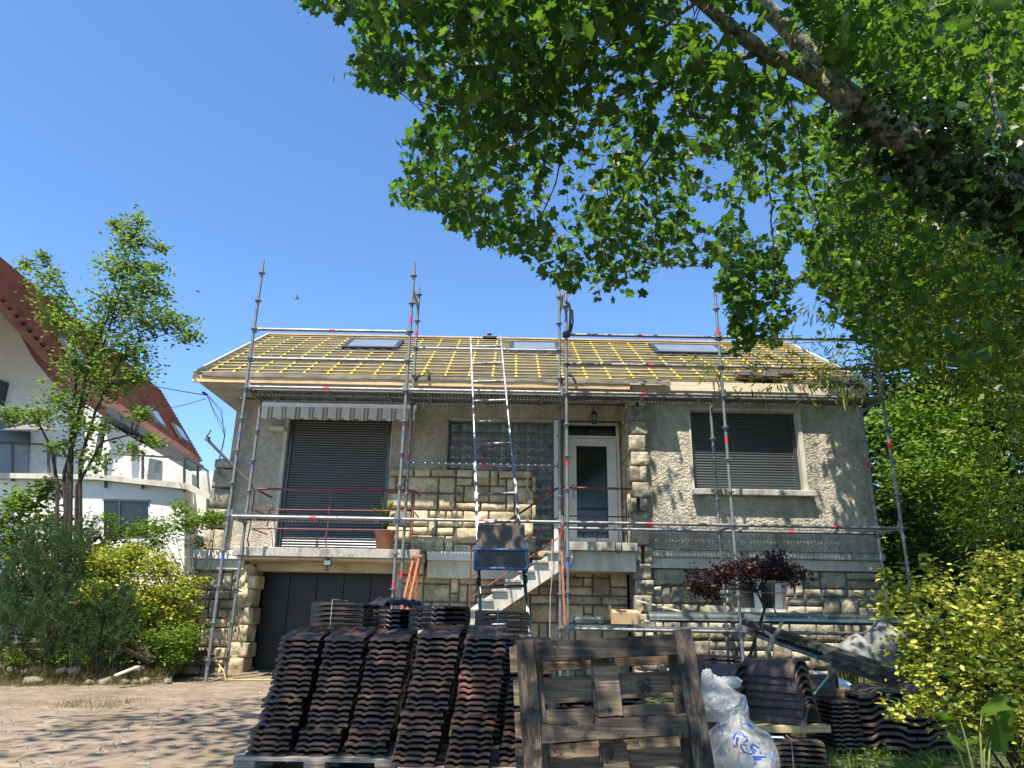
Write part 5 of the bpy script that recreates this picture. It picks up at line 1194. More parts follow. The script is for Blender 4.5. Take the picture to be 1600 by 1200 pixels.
# ================================================================ NEIGHBOUR'S HOUSE
NB = root('neighbour_house', (-10, 17, 0), 'white rendered house with a steep red-brown tiled roof, glass balcony and dark shutters', 'house')
VPX, HZ = 673, 960
# ridge and eave lines of the slope facing us
rf_, re_ = at(247, 610, 24.5), at(313, 722, 24.5)        # far ends of ridge and eave
hr = rf_.z-CZ; he = re_.z-CZ
def along(px, py, zrel):
    d = fw + rt*((px-800)/FPX) - up*((py-600)/FPX); return V((0, 0, CZ))+d*(zrel/d.z)
rn = along(-60, 358, hr); en = along(100, 603, he)
dirv = (rf_-rn).normalized(); dirv.z = 0
rn = rf_ - dirv*13.5; en2 = re_ - dirv*9.6
print('neighbour', rf_, re_, rn, en2, en)
b = B(); b.poly([rn, rf_, re_, en2, rn+V((.35*(re_.x-rf_.x), 0, .35*(re_.z-rf_.z)))+dirv*1.2], (-.12, 0, -.1))
m_rt = M('red_brown_roof_tile', [(.25,.105,.085),(.33,.145,.12),(.20,.08,.065)], 3, .75, 0, dirt=(.18,.09,.075), dirt_scale=.8)
nroof = b.make('roof', m_rt, NB)
b = B(); nrow = 26; sl2 = re_-rf_
nrm = dirv.cross(sl2).normalized(); nrm = nrm if nrm.x > 0 else -nrm
for k in range(nrow):                               # lapped courses, each a thin raised row
    t0, t1 = k/nrow, (k+1)/nrow
    s_ = 13.5 if t0 < .35 else 13.5-1.2-(t0-.35)/.65*2.7
    p0, p1 = rf_+sl2*t0, rf_+sl2*t1
    b.v += [tuple(q) for q in (p0-dirv*s_+nrm*.01, p0+nrm*.01, p1+nrm*.11, p1-dirv*s_+nrm*.11, p1+nrm*.0, p1-dirv*s_)]
    o_ = len(b.v)-6; b.f += [(o_, o_+1, o_+2, o_+3), (o_+3, o_+2, o_+4, o_+5)]
b.make('tile_courses', m_rt, nroof)
b = B()                                             # opposite slope
opp = V((rf_.x*2-re_.x, 0, 0)); b.poly([rn, rf_, V((2*rf_.x-re_.x, re_.y, re_.z)), V((2*rn.x-en2.x, rn.y+.5, re_.z))], (0, 0, -.12)); b.make('rear_slope', m_rt, nroof)
# gable wall and verge
yg = en.y+.2
def plane_pt(px, py, Y): return at(px, py, Y)
def wallpoly(name, pts, Y, th, mat, parent=NB, label=None):
    b = B(); b.poly([at(x, y, Y) for x, y in pts], (0, th, 0)); return b.make(name, mat, parent, label=label)
wallpoly('wall', [(-260, 470), (-40, 400), (8, 462), (62, 560), (105, 612), (180, 668), (300, 740), (300, 930), (-260, 960)], 15.6, .3, mt['nb_white'], label='white gable wall')
b = B(); vpts = [(-30, 398), (10, 462), (62, 556), (104, 606)]
for i in range(len(vpts)-1): b.beam(at(*vpts[i], 15.5), at(*vpts[i+1], 15.5), .26, .10, (0, 1, .3))
b.make('verge_tiles', m_rt, nroof)
# lower wing: fascia, wall and balcony slab, glazed balustrade
b = B(); b.beam(at(165, 645, 15.4), at(312, 738, 16.4), .5, .16, (0, .2, 1)); b.make('dark_fascia', mt['nb_grey'], NB)
def q_on(px0, px1, py0, py1, Y): a = at(px0, py0, Y); c = at(px1, py1, Y); return a, c
# wing front wall
Yw = 14.2
wallpoly('wing_wall', [(-60, 745), (150, 748), (288, 762), (288, 900), (-60, 900)], Yw, .4, mt['nb_white'])
wallpoly('wing_wall', [(288, 762), (322, 770), (322, 900), (288, 900)], Yw+.5, .3, mt['nb_white'])
wallpoly('balcony_edge', [(-60, 738), (150, 741), (292, 755), (328, 773), (328, 781), (290, 764), (150, 749), (-60, 746)], Yw-.15, .25, mt['cream'])
wn = wallpoly('window', [(162, 781), (231, 783), (231, 838), (162, 838)], Yw-.02, .1, mt['glass_dark']); wallpoly('frame', [(160, 779), (233, 781), (233, 784), (160, 782)], Yw-.04, .05, mt['nb_grey'], wn); wallpoly('frame', [(185, 783), (188, 783), (188, 838), (185, 838)], Yw-.04, .03, mt['nb_grey'], wn)
# upper openings
wn = wallpoly('patio_door', [(-40, 672), (46, 674), (42, 745), (-40, 745)], 15.55, .08, mt['shutter']); 
wn = wallpoly('balcony_door', [(233, 716), (252, 720), (250, 758), (229, 757)], 15.54, .08, mt['glass_dark'])
wallpoly('window', [(-3, 592), (10, 597), (2, 632), (-8, 632)], 15.5, .1, mt['nb_grey'])
b = B(); b.beam(at(163, 655, 15.3), at(152, 715, 15.3), .10, .10); b.make('downpipe', mt['nb_grey'], NB)
for (px, py) in ((208, 702),):
    p = at(px, py, 15.5); b = B(); b.box(p.x-.07, p.x+.07, 15.38, 15.58, p.z-.10, p.z+.10); b.make('wall_lamp', mt['nb_grey'], NB, bevel=.01)
# glass balustrade
gbp = [(-60, 690), (72, 693), (88, 702), (88, 750), (-60, 745)]
def bal(pts, Y):
    for i in range(len(pts)-1):
        (x0, t0, b0, y0), (x1, t1, b1, y1) = pts[i], pts[i+1]
        A, Bq, Cq, D = at(x0, t0, y0), at(x1, t1, y1), at(x1, b1, y1), at(x0, b0, y0)
        g_ = B(); g_.quad(A-V((0, 0, .04)), Bq-V((0, 0, .04)), Cq, D); pn = g_.make('balustrade_pane', mt['railglass'], NB)
        r_ = B(); r_.beam(A, Bq, .04, .035); r_.make('handrail', mt['nb_grey'], pn)
    for (x0, t0, b0, y0) in pts:
        r_ = B(); r_.beam(at(x0, t0, y0), at(x0, b0+8, y0), .035, .05, (0, 1, 0)); r_.make('balustrade_post', mt['nb_grey'], NB)
bal([(-60, 690, 744, 14.15), (20, 692, 744, 14.15), (76, 695, 746, 14.15), (86, 703, 750, 14.6)], 0)
bal([(165, 709, 754, 14.15), (223, 712, 756, 14.15), (288, 716, 760, 14.2), (309, 727, 768, 15.2), (328, 738, 776, 16.2)], 0)
# balcony floor and back wall of the right balcony are the gable wall; sun shade over the patio door
sh = B(); P = [at(-60, 668, 14.0), at(30, 655, 15.5), at(86, 673, 14.2), at(-60, 672, 13.8)]
sh.poly([at(-60, 640, 15.5), at(28, 652, 15.5), at(86, 672, 13.9), at(-60, 672, 13.6)], (0, 0, .02)); sh.make('sun_shade', mt['nb_cloth'], NB)
b = B(); b.beam(at(28, 651, 15.5), at(86, 673, 13.9), .03, .03); b.make('shade_arm', mt['nb_grey'], NB)
# body behind so that it has depth
b = B(); b.box(-22, at(288, 800, 14.6).x-.05, 16.0, 24.3, -.5, 3.9); b.make('house_body', mt['nb_white'], NB)
# roof windows on the slope
for (t0, t1, s0, s1) in ((.66, .86, 8.2, 9.2), (.72, .92, 3.4, 4.2), (.70, .90, 1.2, 2.0)):
    P = [rf_+sl2*t-dirv*s+nrm*.12 for t, s in ((t0, s1), (t0, s0), (t1, s0), (t1, s1))]
    b = B(); b.poly(P, nrm*.08); sk = b.make('roof_window', mt['nb_grey'], NB)
    c = sum(P, V((0, 0, 0)))/4; b = B(); b.poly([c+(p-c)*.82+nrm*.081 for p in P], nrm*.01); b.make('pane', mt['skyglass'], sk)
# ================================================================ VEGETATION
def pip(x, y, P):
    c = False; j = len(P)-1
    for i in range(len(P)):
        if (P[i][1] > y) != (P[j][1] > y) and x < (P[j][0]-P[i][0])*(y-P[i][1])/(P[j][1]-P[i][1])+P[i][0]: c = not c
        j = i
    return c
def clumpy(c, rad, n, m=None, shell=.55, spread=.22, seed=0):
    "leaf points gathered in many small clumps through an ellipsoid"
    g = np.random.default_rng(seed); m = m or max(6, n//28); c = np.array(c); rad = np.array(rad)
    d = g.normal(0, 1, (m, 3)); d /= np.linalg.norm(d, axis=1)[:, None]; r_ = (shell + (1-shell)*g.uniform(0, 1, m)**.7)*g.uniform(.75, 1.08, m)
    C = c + d*r_[:, None]*rad
    k = g.integers(0, m, n); sp = spread*rad.mean()
    return C[k] + g.normal(0, 1, (n, 3))*sp*np.array([1, 1, .75]), C
def plant(name, label, cat, base, clumps, tmpl, size, mat, stems=None, stem_mat='twig', group=None, spread=.22, up_bias=.8, crown='crown', stem='trunk', seed=1, shell=.55, droop=0., stem_r=.02, nst=9, net=False):
    r_ = root(name, base, label, cat, group); P = []; Cs = []
    for i, (c, rad, n) in enumerate(clumps):
        p_, C = clumpy(c, rad, n, seed=seed*31+i, spread=spread, shell=shell); P.append(p_); Cs.append(C)
    P = np.concatenate(P); P[:, 2] = np.maximum(P[:, 2], gz(0, base[1])+.02)
    leaves(crown, P, size, *tmpl, mt[mat], r_, up_bias=up_bias, droop=droop)
    b = B(); g = random.Random(seed)
    if stems:
        for pts, rr in stems: b.tube(pts, rr, 7)
    Ca = np.concatenate(Cs)
    if net:
        nodes = [a.lerp(c, t) for pts, rr in stems for a, c in zip(pts[1:-1], pts[2:]) for t in (0, .2, .4, .6, .8)]
        for c in Ca:
            c = V(c); q = min(nodes, key=lambda l: (l-c).length_squared + max(0, l.z-c.z)*.6); d_ = (q-c).length
            b.tube([q, q.lerp(c, .5)+V((g.uniform(-.05, .05), 0, -.04*d_)), c], [.006+.006*d_, .005, .002], 5)
    for k in range(nst):
        c = V(Ca[g.randrange(len(Ca))]); o = V(base)+V((g.uniform(-.08, .08), g.uniform(-.08, .08), 0))
        mid = o.lerp(c, .5)+V((g.uniform(-.1, .1), g.uniform(-.1, .1), .12*(c-o).length)); pts = [o, o.lerp(mid, .5)+V((0, 0, .05)), mid, mid.lerp(c, .5)+V((g.uniform(-.05, .05), 0, .02)), c]
        b.tube(pts, [stem_r, stem_r*.85, stem_r*.65, stem_r*.4, stem_r*.15], 6)
    b.make(stem, mt[stem_mat], r_, smooth=True)
    return r_

# ---- the big ivy-clad maple leaning over from the right
MB_ = V((6.9, 5.5, gz(0, 5.5)))
MT = root('maple_tree', MB_, 'large leaning maple whose leafy branches hang over from the upper right', 'tree')
trunk = [MB_, V((6.5, 5.55, 1.4)), V((5.6, 5.6, 2.9)), at(1640, 330, 5.6), at(1540, 285, 5.55), at(1440, 232, 5.5), at(1355, 175, 5.45), at(1280, 122, 5.4)]
b = B(); b.tube(trunk, [.32, .25, .20, .17, .155, .145, .13, .115], 14)
brA = [at(1285, 126, 5.4), at(1240, 105, 5.32), at(1200, 84, 5.22), at(1150, 50, 5.05), at(1095, 2, 4.8), at(1000, -80, 4.4), at(860, -160, 4.0), at(680, -210, 3.7)]
b.tube(brA, [.095, .085, .075, .068, .06, .05, .04, .02], 12)
brB = [at(1280, 122, 5.4), at(1262, 85, 5.36), at(1225, 38, 5.3), at(1180, -5, 5.2), at(1120, -80, 5.0), at(1050, -220, 4.6), at(1010, -420, 4.0)]
b.tube(brB, [.10, .088, .08, .07, .06, .045, .02], 12)
# bark relief
vs = [V(v) for v in b.v]
b.v = [tuple(v + V((nz(v, 9), nz(v, 9, 5), nz(v, 9, 9)))*.022) for v in vs]
b.make('trunk', mt['bark'], MT, smooth=True, ang=180)
br = [  # (px, py, Y) polylines of the limbs one can follow in the photograph, with root radius
 ([(1178, 85, 5.2), (1130, 92, 5.4), (1080, 108, 5.7), (1030, 128, 6.0), (960, 150, 6.3), (900, 175, 6.5), (852, 192, 6.7), (805, 225, 6.9), (755, 245, 7.0), (690, 300, 7.1)], .032),
 ([(1140, 45, 5.05), (1100, 110, 5.5), (1062, 180, 6.0), (1030, 230, 6.3), (1000, 268, 6.6), (960, 330, 6.9), (930, 400, 7.2)], .022),
 ([(1090, 0, 4.8), (1040, 40, 5.2), (980, 90, 5.6), (920, 150, 6.0), (893, 198, 6.3), (868, 290, 6.8), (832, 370, 7.2), (815, 400, 7.3)], .022),
 ([(1195, 92, 5.3), (1205, 150, 5.8), (1200, 220, 6.3), (1198, 270, 6.7), (1207, 350, 7.1), (1209, 430, 7.5), (1205, 520, 7.9)], .020),
 ([(1165, 100, 5.3), (1172, 160, 5.8), (1182, 215, 6.2), (1178, 270, 6.5), (1150, 320, 6.9), (1100, 370, 7.3), (1085, 400, 7.4)], .014),
 ([(1215, 110, 5.3), (1245, 200, 5.9), (1255, 270, 6.3), (1285, 360, 6.9), (1310, 420, 7.2), (1360, 470, 7.6)], .014),
 ([(1000, -60, 4.4), (900, 0, 4.7), (800, 60, 5.0), (700, 80, 5.4), (620, 100, 5.7), (570, 110, 5.9)], .03),
 ([(860, -160, 4.0), (740, -80, 4.2), (640, -20, 4.5), (560, 10, 4.8), (490, 10, 5.0)], .025),
 ([(1000, -80, 4.4), (930, 20, 5.0), (850, 120, 5.6), (760, 190, 6.2), (660, 270, 6.8)], .02),
 ([(1440, 232, 5.5), (1400, 250, 5.9), (1340, 262, 6.4), (1290, 300, 7.0), (1265, 380, 7.6)], .03),
 ([(1540, 285, 5.55), (1560, 200, 5.8), (1545, 90, 6.0), (1535, 0, 6.0), (1500, -100, 6.0)], .03),
 ([(1545, 150, 5.9), (1500, 235, 6.5), (1480, 320, 7.2), (1470, 420, 8.0)], .014),
 ([(1355, 175, 5.45), (1400, 80, 5.9), (1450, 0, 6.2), (1500, -90, 6.4)], .035),
 ([(1262, 85, 5.36), (1330, 20, 5.9), (1380, -60, 6.2)], .03),
 ([(1600, 35, 6.4), (1540, 30, 6.5), (1450, 60, 6.9), (1380, 90, 7.3)], .035),
]
limbs = []; b = B()
for pts, r_ in br:
    P = [at(*p) for p in pts]
    Q = []
    for i in range(len(P)-1):
        for t in (0, .34, .67): Q.append(P[i].lerp(P[i+1], t)+V((nz(P[i]+V((t, 0, 0)), 3, 1), nz(P[i]+V((t, 0, 0)), 3, 5), nz(P[i]+V((t, 0, 0)), 3, 9)))*.05*(i+t > .1))
    Q.append(P[-1]); n_ = len(Q); b.tube(Q, [r_*(1-.82*k/(n_-1)) for k in range(n_)], 7); limbs += Q
limbs += brA[2:] + brB[2:] + trunk[5:]
OUT = [(468,-80),(474,5),(498,30),(530,22),(548,45),(562,70),(546,98),(560,125),(590,142),(620,152),(655,140),(690,142),(668,165),(640,200),(620,222),(628,250),(640,270),(618,285),(603,308),(612,328),(645,322),(690,322),(695,345),(712,370),(722,350),(745,374),(790,400),(830,414),(845,440),(870,448),(900,452),(925,434),(932,467),(960,470),(985,462),(1002,470),(1014,450),(1004,425),(1060,412),(1100,417),(1106,395),(1130,405),(1120,440),(1128,468),(1140,510),(1150,530),(1136,557),(1160,550),(1200,532),(1215,547),(1230,515),(1247,495),(1262,480),(1268,440),(1300,455),(1330,500),(1345,505),(1360,540),(1400,560),(1500,560),(1680,560),(1680,-80)]
HOLES = [(1045,40,16,22),(1132,72,24,14),(1035,165,18,26),(1125,268,28,20),(1108,330,30,26),(1088,398,14,10),(1185,335,26,34),(1243,405,17,30),(1257,470,20,34),(1262,345,22,14),(628,31,10,10),(640,72,14,10),(716,125,16,10),(719,259,9,8),(765,136,10,9),(777,303,16,10),(872,292,16,22),(838,185,8,6),(1190,40,10,10),(1010,245,10,16),(960,330,9,9),(1080,200,8,14),(1300,330,14,10),(1090,250,12,14)]
TPL = [[(1500,262),(1440,232),(1355,175),(1280,122),(1200,84),(1150,50),(1095,2),(1040,-40)], [(1280,122),(1262,85),(1225,38),(1180,-5)]]
def neartrunk(x, y, w):
    for T in TPL:
        for (a, b_), (c, d) in zip(T[:-1], T[1:]):
            L2 = (c-a)**2+(d-b_)**2; t = max(0, min(1, ((x-a)*(c-a)+(y-b_)*(d-b_))/L2))
            if math.hypot(x-a-t*(c-a), y-b_-t*(d-b_)) < w: return True
    return False
def inhole(x, y, f=1.): return any(((x-a)/(c*f))**2+((y-b_)/(d*f))**2 < 1 for a, b_, c, d in HOLES)
g = random.Random(21); P = []; cl = []
while len(cl) < 900:
    x = g.uniform(465, 1660); y = g.uniform(-80, 560)
    if not pip(x, y, OUT) or inhole(x, y, 1.15): continue
    if x > 1300 and y > 380 and g.random() < .5: continue
    if y > 180 and x < 1300 and noise.noise(V((x*.018, y*.018, 1.0))) < -.12 : continue
    if y <= 180 and x < 1250 and noise.noise(V((x*.018, y*.018, 1.0))) < -.30: continue
    t = (y+80)/640; Y = 3.9 + 4.2*t + g.uniform(-.75, .75) + (max(0, x-1200)/400)*1.6
    if 1120 < x < 1262 and y > 300: Y = g.uniform(8.0, 9.2)
    elif x >= 1262 and y > 170 and g.random() < .5: Y = g.uniform(9.6, 10.9)
    elif x > 850 and y > 150 and g.random() < .28: Y = g.uniform(8.8, 10.2)
    cl.append((x, y, at(x, y, Y)))
for _ in range(75):
    x = g.uniform(1128, 1262); y = g.uniform(330, 555)
    if pip(x, y, OUT) and not inhole(x, y, 1.1): cl.append((x, y, at(x, y, g.uniform(8.0, 9.2))))
for _ in range(330):
    x = g.uniform(1262, 1660); y = g.uniform(-60, 540)
    if pip(x, y, OUT) and not inhole(x, y, 1.1): cl.append((x, y, at(x, y, g.uniform(6.5, 10.8))))
for _ in range(120):
    x = g.uniform(600, 830); y = g.uniform(100, 370)
    if pip(x, y, OUT) and not inhole(x, y, 1.1): cl.append((x, y, at(x, y, g.uniform(6.9, 8.1))))
for _ in range(90):
    x = g.uniform(930, 1180); y = g.uniform(200, 430)
    if pip(x, y, OUT) and not inhole(x, y, 1.1): cl.append((x, y, at(x, y, g.uniform(6.5, 8.5))))
for _ in range(210):
    x = g.uniform(1262, 1400); y = g.uniform(320, 510)
    if pip(x, y, OUT) and not inhole(x, y, 1.05): cl.append((x, y, at(x, y, g.uniform(10.3, 11.3))))
def grow(pts, nodes):
    "each leaf cluster joins the nearest limb or an already joined cluster"
    N_ = np.array([tuple(n) for n in nodes]); C_ = np.array([tuple(p) for p in pts]); dist = np.full(len(C_), 1e9); near = np.zeros(len(C_), int); done = np.zeros(len(C_), bool)
    for i in range(len(C_)):
        d2 = ((N_-C_[i])**2).sum(1); near[i] = d2.argmin(); dist[i] = d2.min()
    allp = list(map(tuple, N_)); res = []
    for _ in range(len(C_)):
        i = int(np.where(done, 1e9, dist).argmin()); res.append((V(allp[near[i]]), V(tuple(C_[i])))); done[i] = True; allp.append(tuple(C_[i]))
        d2 = ((C_-C_[i])**2).sum(1)*1.25; m_ = (d2 < dist) & ~done; dist[m_] = d2[m_]; near[m_] = len(allp)-1
    return res
bt = B()
for q, c in grow([c for _, _, c in cl], limbs):
    d_ = (q-c).length; w_ = V((g.uniform(-.06, .06), g.uniform(-.06, .06), g.uniform(0, .08)))*d_
    bt.tube([q, q.lerp(c, .35)+w_, q.lerp(c, .7)+w_*.7, c], [.007, .0055, .004, .003], 5)
for (x, y, c) in cl:
    q = c; d_ = 9
    if False:
        mid = q.lerp(c, .55)+V((0, 0, .05*d_)); bt.tube([q, mid, c+V((0, 0, -.02))], [.006+.002*d_, .005, .002], 5)
    n = 13 if y > 150 else 15
    if x > 1262 and y > 170: n = 17
    for k in range(n):
        for _ in range(4):
            p = c+V((g.gauss(0, .17), g.gauss(0, .2), g.gauss(0, .13)-.03))
            u, v = proj(p)
            if (u < 1280 and v > -60 and not pip(u, v, OUT)) or inhole(u, v, .95): continue
            if p.y < 5.75 and neartrunk(u, v, 34) and g.random() < .93: continue
            P.append(p); break
nvis = len(P)
# the part of the crown overhead, out of the frame, that shades the foreground
oc = []
while len(oc) < 330:
    c = V((g.uniform(-4.2, 4.5), g.uniform(-2.5, 4.0), g.uniform(4.7, 7.2)))
    if noise.noise(c*.9) < -.12: continue
    u, v = proj(c)
    if c.y > -.2 and v > -130: continue
    if c.y > 0 and v > -260 and u < 450: continue
    oc.append(c)
for c in oc:
    for k in range(15): P.append(c+V((g.gauss(0, .24), g.gauss(0, .24), g.gauss(0, .14))))
k_ = 0
while k_ < 220:
    c = V((g.uniform(-5.5, 0), g.uniform(1.5, 5.5), g.uniform(6.5, 9.5))); u, v = proj(c)
    if v > -110 or noise.noise(c*.8) < -.0: continue
    oc.append(c); k_ += 1
    for k in range(15): P.append(c+V((g.gauss(0, .24), g.gauss(0, .24), g.gauss(0, .14))))
for q, c in grow(oc, limbs): bt.tube([q, q.lerp(c, .5)+V((0, 0, .05)), c], [.012, .009, .005], 5)
b.make('limbs', mt['bark'], MT, smooth=True); bt.make('twigs', mt['twig'], MT)
P = np.array(P); sz = nr.uniform(.05, .13, len(P))
sunny = np.clip((P[:, 0]-1.2)/4.5, 0, 1)  # sunlit look painted into the tint: leaves brighter and yellower towards the right
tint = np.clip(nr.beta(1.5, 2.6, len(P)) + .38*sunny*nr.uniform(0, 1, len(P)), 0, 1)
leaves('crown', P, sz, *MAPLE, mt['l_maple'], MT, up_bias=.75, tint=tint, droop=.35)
# winged seeds hanging in bunches
SEED = ([(0,0,0),(.2,.12,0),(.9,.22,0),(1,.05,0),(.3,-.05,0),(0,-.03,0),(-.1,.2,.0)], [(0,1,2,3,4,5)])
sp = []
for k in range(230):
    c = P[g.randrange(nvis)]
    for q in range(12): sp.append((c[0]+g.gauss(0, .05), c[1]+g.gauss(0, .05), c[2]-.03-abs(g.gauss(0, .05))))
leaves('seeds', sp, .045, *SEED, mt['l_bamboo'], MT, up_bias=0, droop=.8)
# ivy on the trunk
iv = []
for k in range(3600):
    t = g.uniform(0, 6.35)*1.0; i = int(t); f = t-i
    if i+1 >= len(trunk): continue
    c = trunk[i].lerp(trunk[i+1], f); a = g.uniform(0, 6.28); rr = .21+abs(g.gauss(0, .09))*(1.5 if t > 2.5 else 1) - .05*(t > 5.6)
    if t > 5.3 and g.random() < .6: continue
    ax = (trunk[i+1]-trunk[i]).normalized(); u_, v_ = frame(ax); iv.append(tuple(c+(u_*math.cos(a)+v_*math.sin(a))*rr))
for k in range(500):
    x = g.uniform(1440, 1650); y = 250+(x-1440)*.35+abs(g.gauss(0, 30)); iv.append(tuple(at(x, y, 5.45+g.gauss(0, .12))))
leaves('ivy', iv, .085, *IVY, mt['l_ivy'], MT, up_bias=.6, droop=.4)

# ---- bamboo clump at right
BB = V((8.8, 9.0, gz(0, 9.0)))
BA = root('bamboo_clump', BB, 'tall arching bamboo clump with narrow yellow-green leaves at the right edge', 'bamboo')
b = B(); lp_ = []; ld_ = []; g = random.Random(5)
tips = [(1120, 560, 9.6), (1210, 590, 9.7), (1290, 570, 9.3), (1330, 600, 9.2), (1300, 300, 9.0), (1370, 330, 8.6), (1430, 270, 8.2), (1500, 310, 8.0), (1560, 380, 7.8), (1600, 280, 8.0), (1350, 430, 9.0), (1420, 480, 8.6), (1500, 500, 8.3), (1580, 540, 8.0), (1550, 680, 8.3), (1610, 640, 8.2), (1620, 460, 8.2), (1380, 540, 9.4), (1450, 390, 8.4), (1530, 600, 8.4), (1600, 800, 8.0), (1560, 780, 8.6), (1480, 540, 9.5), (1560, 450, 9.2), (1400, 250, 9.4), (1500, 200, 9.5), (1600, 150, 9.5), (1330, 380, 10.2), (1270, 480, 10.4)]
for k, (px, py, Y) in enumerate(tips+[t for t in tips if t[0] > 1340]):
    if k >= len(tips): px += g.uniform(-60, 60); py += g.uniform(-50, 50); Y += g.uniform(-.5, .8)
    tip = at(px, py, Y); o = BB+V((g.uniform(-.4, 1.2), g.uniform(-1.2, 1.2), 0)); h = tip.z
    top = V((o.x*.6+tip.x*.4, o.y*.6+tip.y*.4, max(h*.95, h+.35*abs(o.x-tip.x)*.6)))
    pts = [(o*(1-t)**3+(o+V((0, 0, h*.5)))*3*t*(1-t)**2+top*3*t*t*(1-t)+tip*t**3) for t in np.linspace(0, 1, 14)]
    b.tube(pts, [.016*(1-.85*i/13)+.002 for i in range(14)], 6)
    for i in range(5, 14):
        for q in range(16 if i > 8 else 8):
            c = pts[i].lerp(pts[min(i+1, 13)], g.random()); d = V((g.gauss(0, .8), g.gauss(0, .8), g.gauss(-.35, .5))); l_ = g.uniform(.05, .5)
            e_ = c+d.normalized()*l_
            for _ in range(3):
                lp_.append(tuple(e_+V((g.gauss(0, .05), g.gauss(0, .05), g.gauss(0, .04))))); ld_.append((d.x+g.gauss(0, .4), d.y+g.gauss(0, .4), d.z-.5))
b.make('culms', mt['culm'], BA, smooth=True)
leaves('foliage', lp_, .15, *LANCE, mt['l_bamboo'], BA, up_bias=.5, dirs=ld_)

# ---- trees and hedge behind on the right
def bgtree(label, cx, cy, h, rad, n, mat, seed, size=.13, low=.3):
    base = (cx, cy, gz(0, cy)); cl_ = []
    g = random.Random(seed)
    for k in range(7):
        z = h*(low+(1-low)*(k+.5)/7); w = rad*(1-.45*abs((k-2.2)/4.8))
        cl_.append(((cx+g.uniform(-.3, .3), cy+g.uniform(-.3, .3), z), (w, w, h*.16), n//7))
    plant('broadleaf_tree', label, 'tree', base, cl_, OVAL, size, mat, stems=[([base, (cx+.1, cy, h*.4), (cx, cy+.1, h*.85)], [.16, .12, .04])], stem_mat='bark', group='trees behind the house on the right', seed=seed, spread=.17, shell=.45, nst=6, stem_r=.05)
bgtree('bright yellow-green tree just right of the house gable, behind the scaffold', 9.3, 15.5, 5.8, 1.9, 9000, 'l_back', 51, .15, .1)
bgtree('sunlit green tree farther right behind the bamboo', 12.2, 15.0, 6.6, 2.3, 9000, 'l_back', 52, .16, .1)
bc = [(tuple(at(x, y, Y+4)), (r_*1.3, r_*1.3, r_*.9), n) for x, y, Y, r_, n in ((1350, 60, 12.5, 1.0, 1500), (1430, 120, 12.8, 1.1, 1800), (1520, 60, 12.5, 1.2, 1900), (1600, 140, 12.2, 1.2, 1900), (1340, 200, 13, .8, 1100), (1400, 280, 12.8, .9, 1300), (1500, 220, 12.6, 1.1, 1800), (1600, 270, 12.4, 1.1, 1700), (1330, 330, 13, .7, 800), (1450, 360, 12.8, 1.0, 1500), (1560, 380, 12.4, 1.1, 1700), (1390, 440, 12.8, .8, 1100), (1500, 460, 12.6, 1.0, 1500), (1620, 480, 12.2, 1.0, 1500), (1440, -20, 12.8, 1.0, 1200), (1580, -20, 12.6, 1.1, 1300), (1290, 20, 13, .7, 600), (1440, 540, 12.8, .8, 1000), (1560, 560, 12.4, .9, 1200))]
tbk = V((13.0, 16.4, gz(0, 12.4)))
plant('broadleaf_tree', 'tall bright yellow-green tree filling the upper right corner behind the ivy trunk', 'tree', tbk, bc, OVAL, .21, 'l_back', stems=[([tbk, tbk+V((-.3, 0, 3)), tbk+V((-.8, 0, 6)), tbk+V((-1.6, 0, 9))], [.2, .17, .12, .04])], stem_mat='bark', seed=57, spread=.3, shell=.3, nst=0, net=True)
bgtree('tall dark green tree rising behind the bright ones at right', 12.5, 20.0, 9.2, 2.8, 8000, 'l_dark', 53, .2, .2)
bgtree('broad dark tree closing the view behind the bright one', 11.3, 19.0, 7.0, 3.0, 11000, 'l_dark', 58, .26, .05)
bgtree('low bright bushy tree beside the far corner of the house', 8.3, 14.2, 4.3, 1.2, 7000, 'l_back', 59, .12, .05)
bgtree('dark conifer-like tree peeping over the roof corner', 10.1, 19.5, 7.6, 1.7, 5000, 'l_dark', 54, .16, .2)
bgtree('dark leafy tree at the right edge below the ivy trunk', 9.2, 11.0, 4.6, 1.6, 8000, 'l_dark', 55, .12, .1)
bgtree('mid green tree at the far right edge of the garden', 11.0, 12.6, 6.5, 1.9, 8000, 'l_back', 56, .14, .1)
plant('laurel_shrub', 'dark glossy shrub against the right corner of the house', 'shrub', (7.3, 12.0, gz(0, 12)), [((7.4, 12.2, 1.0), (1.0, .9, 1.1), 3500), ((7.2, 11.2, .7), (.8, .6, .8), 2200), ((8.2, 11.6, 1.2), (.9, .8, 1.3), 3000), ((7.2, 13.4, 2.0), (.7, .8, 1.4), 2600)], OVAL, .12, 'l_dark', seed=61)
plant('laurel_shrub', 'dark shrub low behind the golden shrub', 'shrub', (5.6, 9.2, gz(0, 9.2)), [((5.9, 9.2, .6), (.9, .8, .8), 3000), ((7.0, 8.8, .8), (1.0, .8, 1.0), 3200)], OVAL, .10, 'l_dark', seed=62)
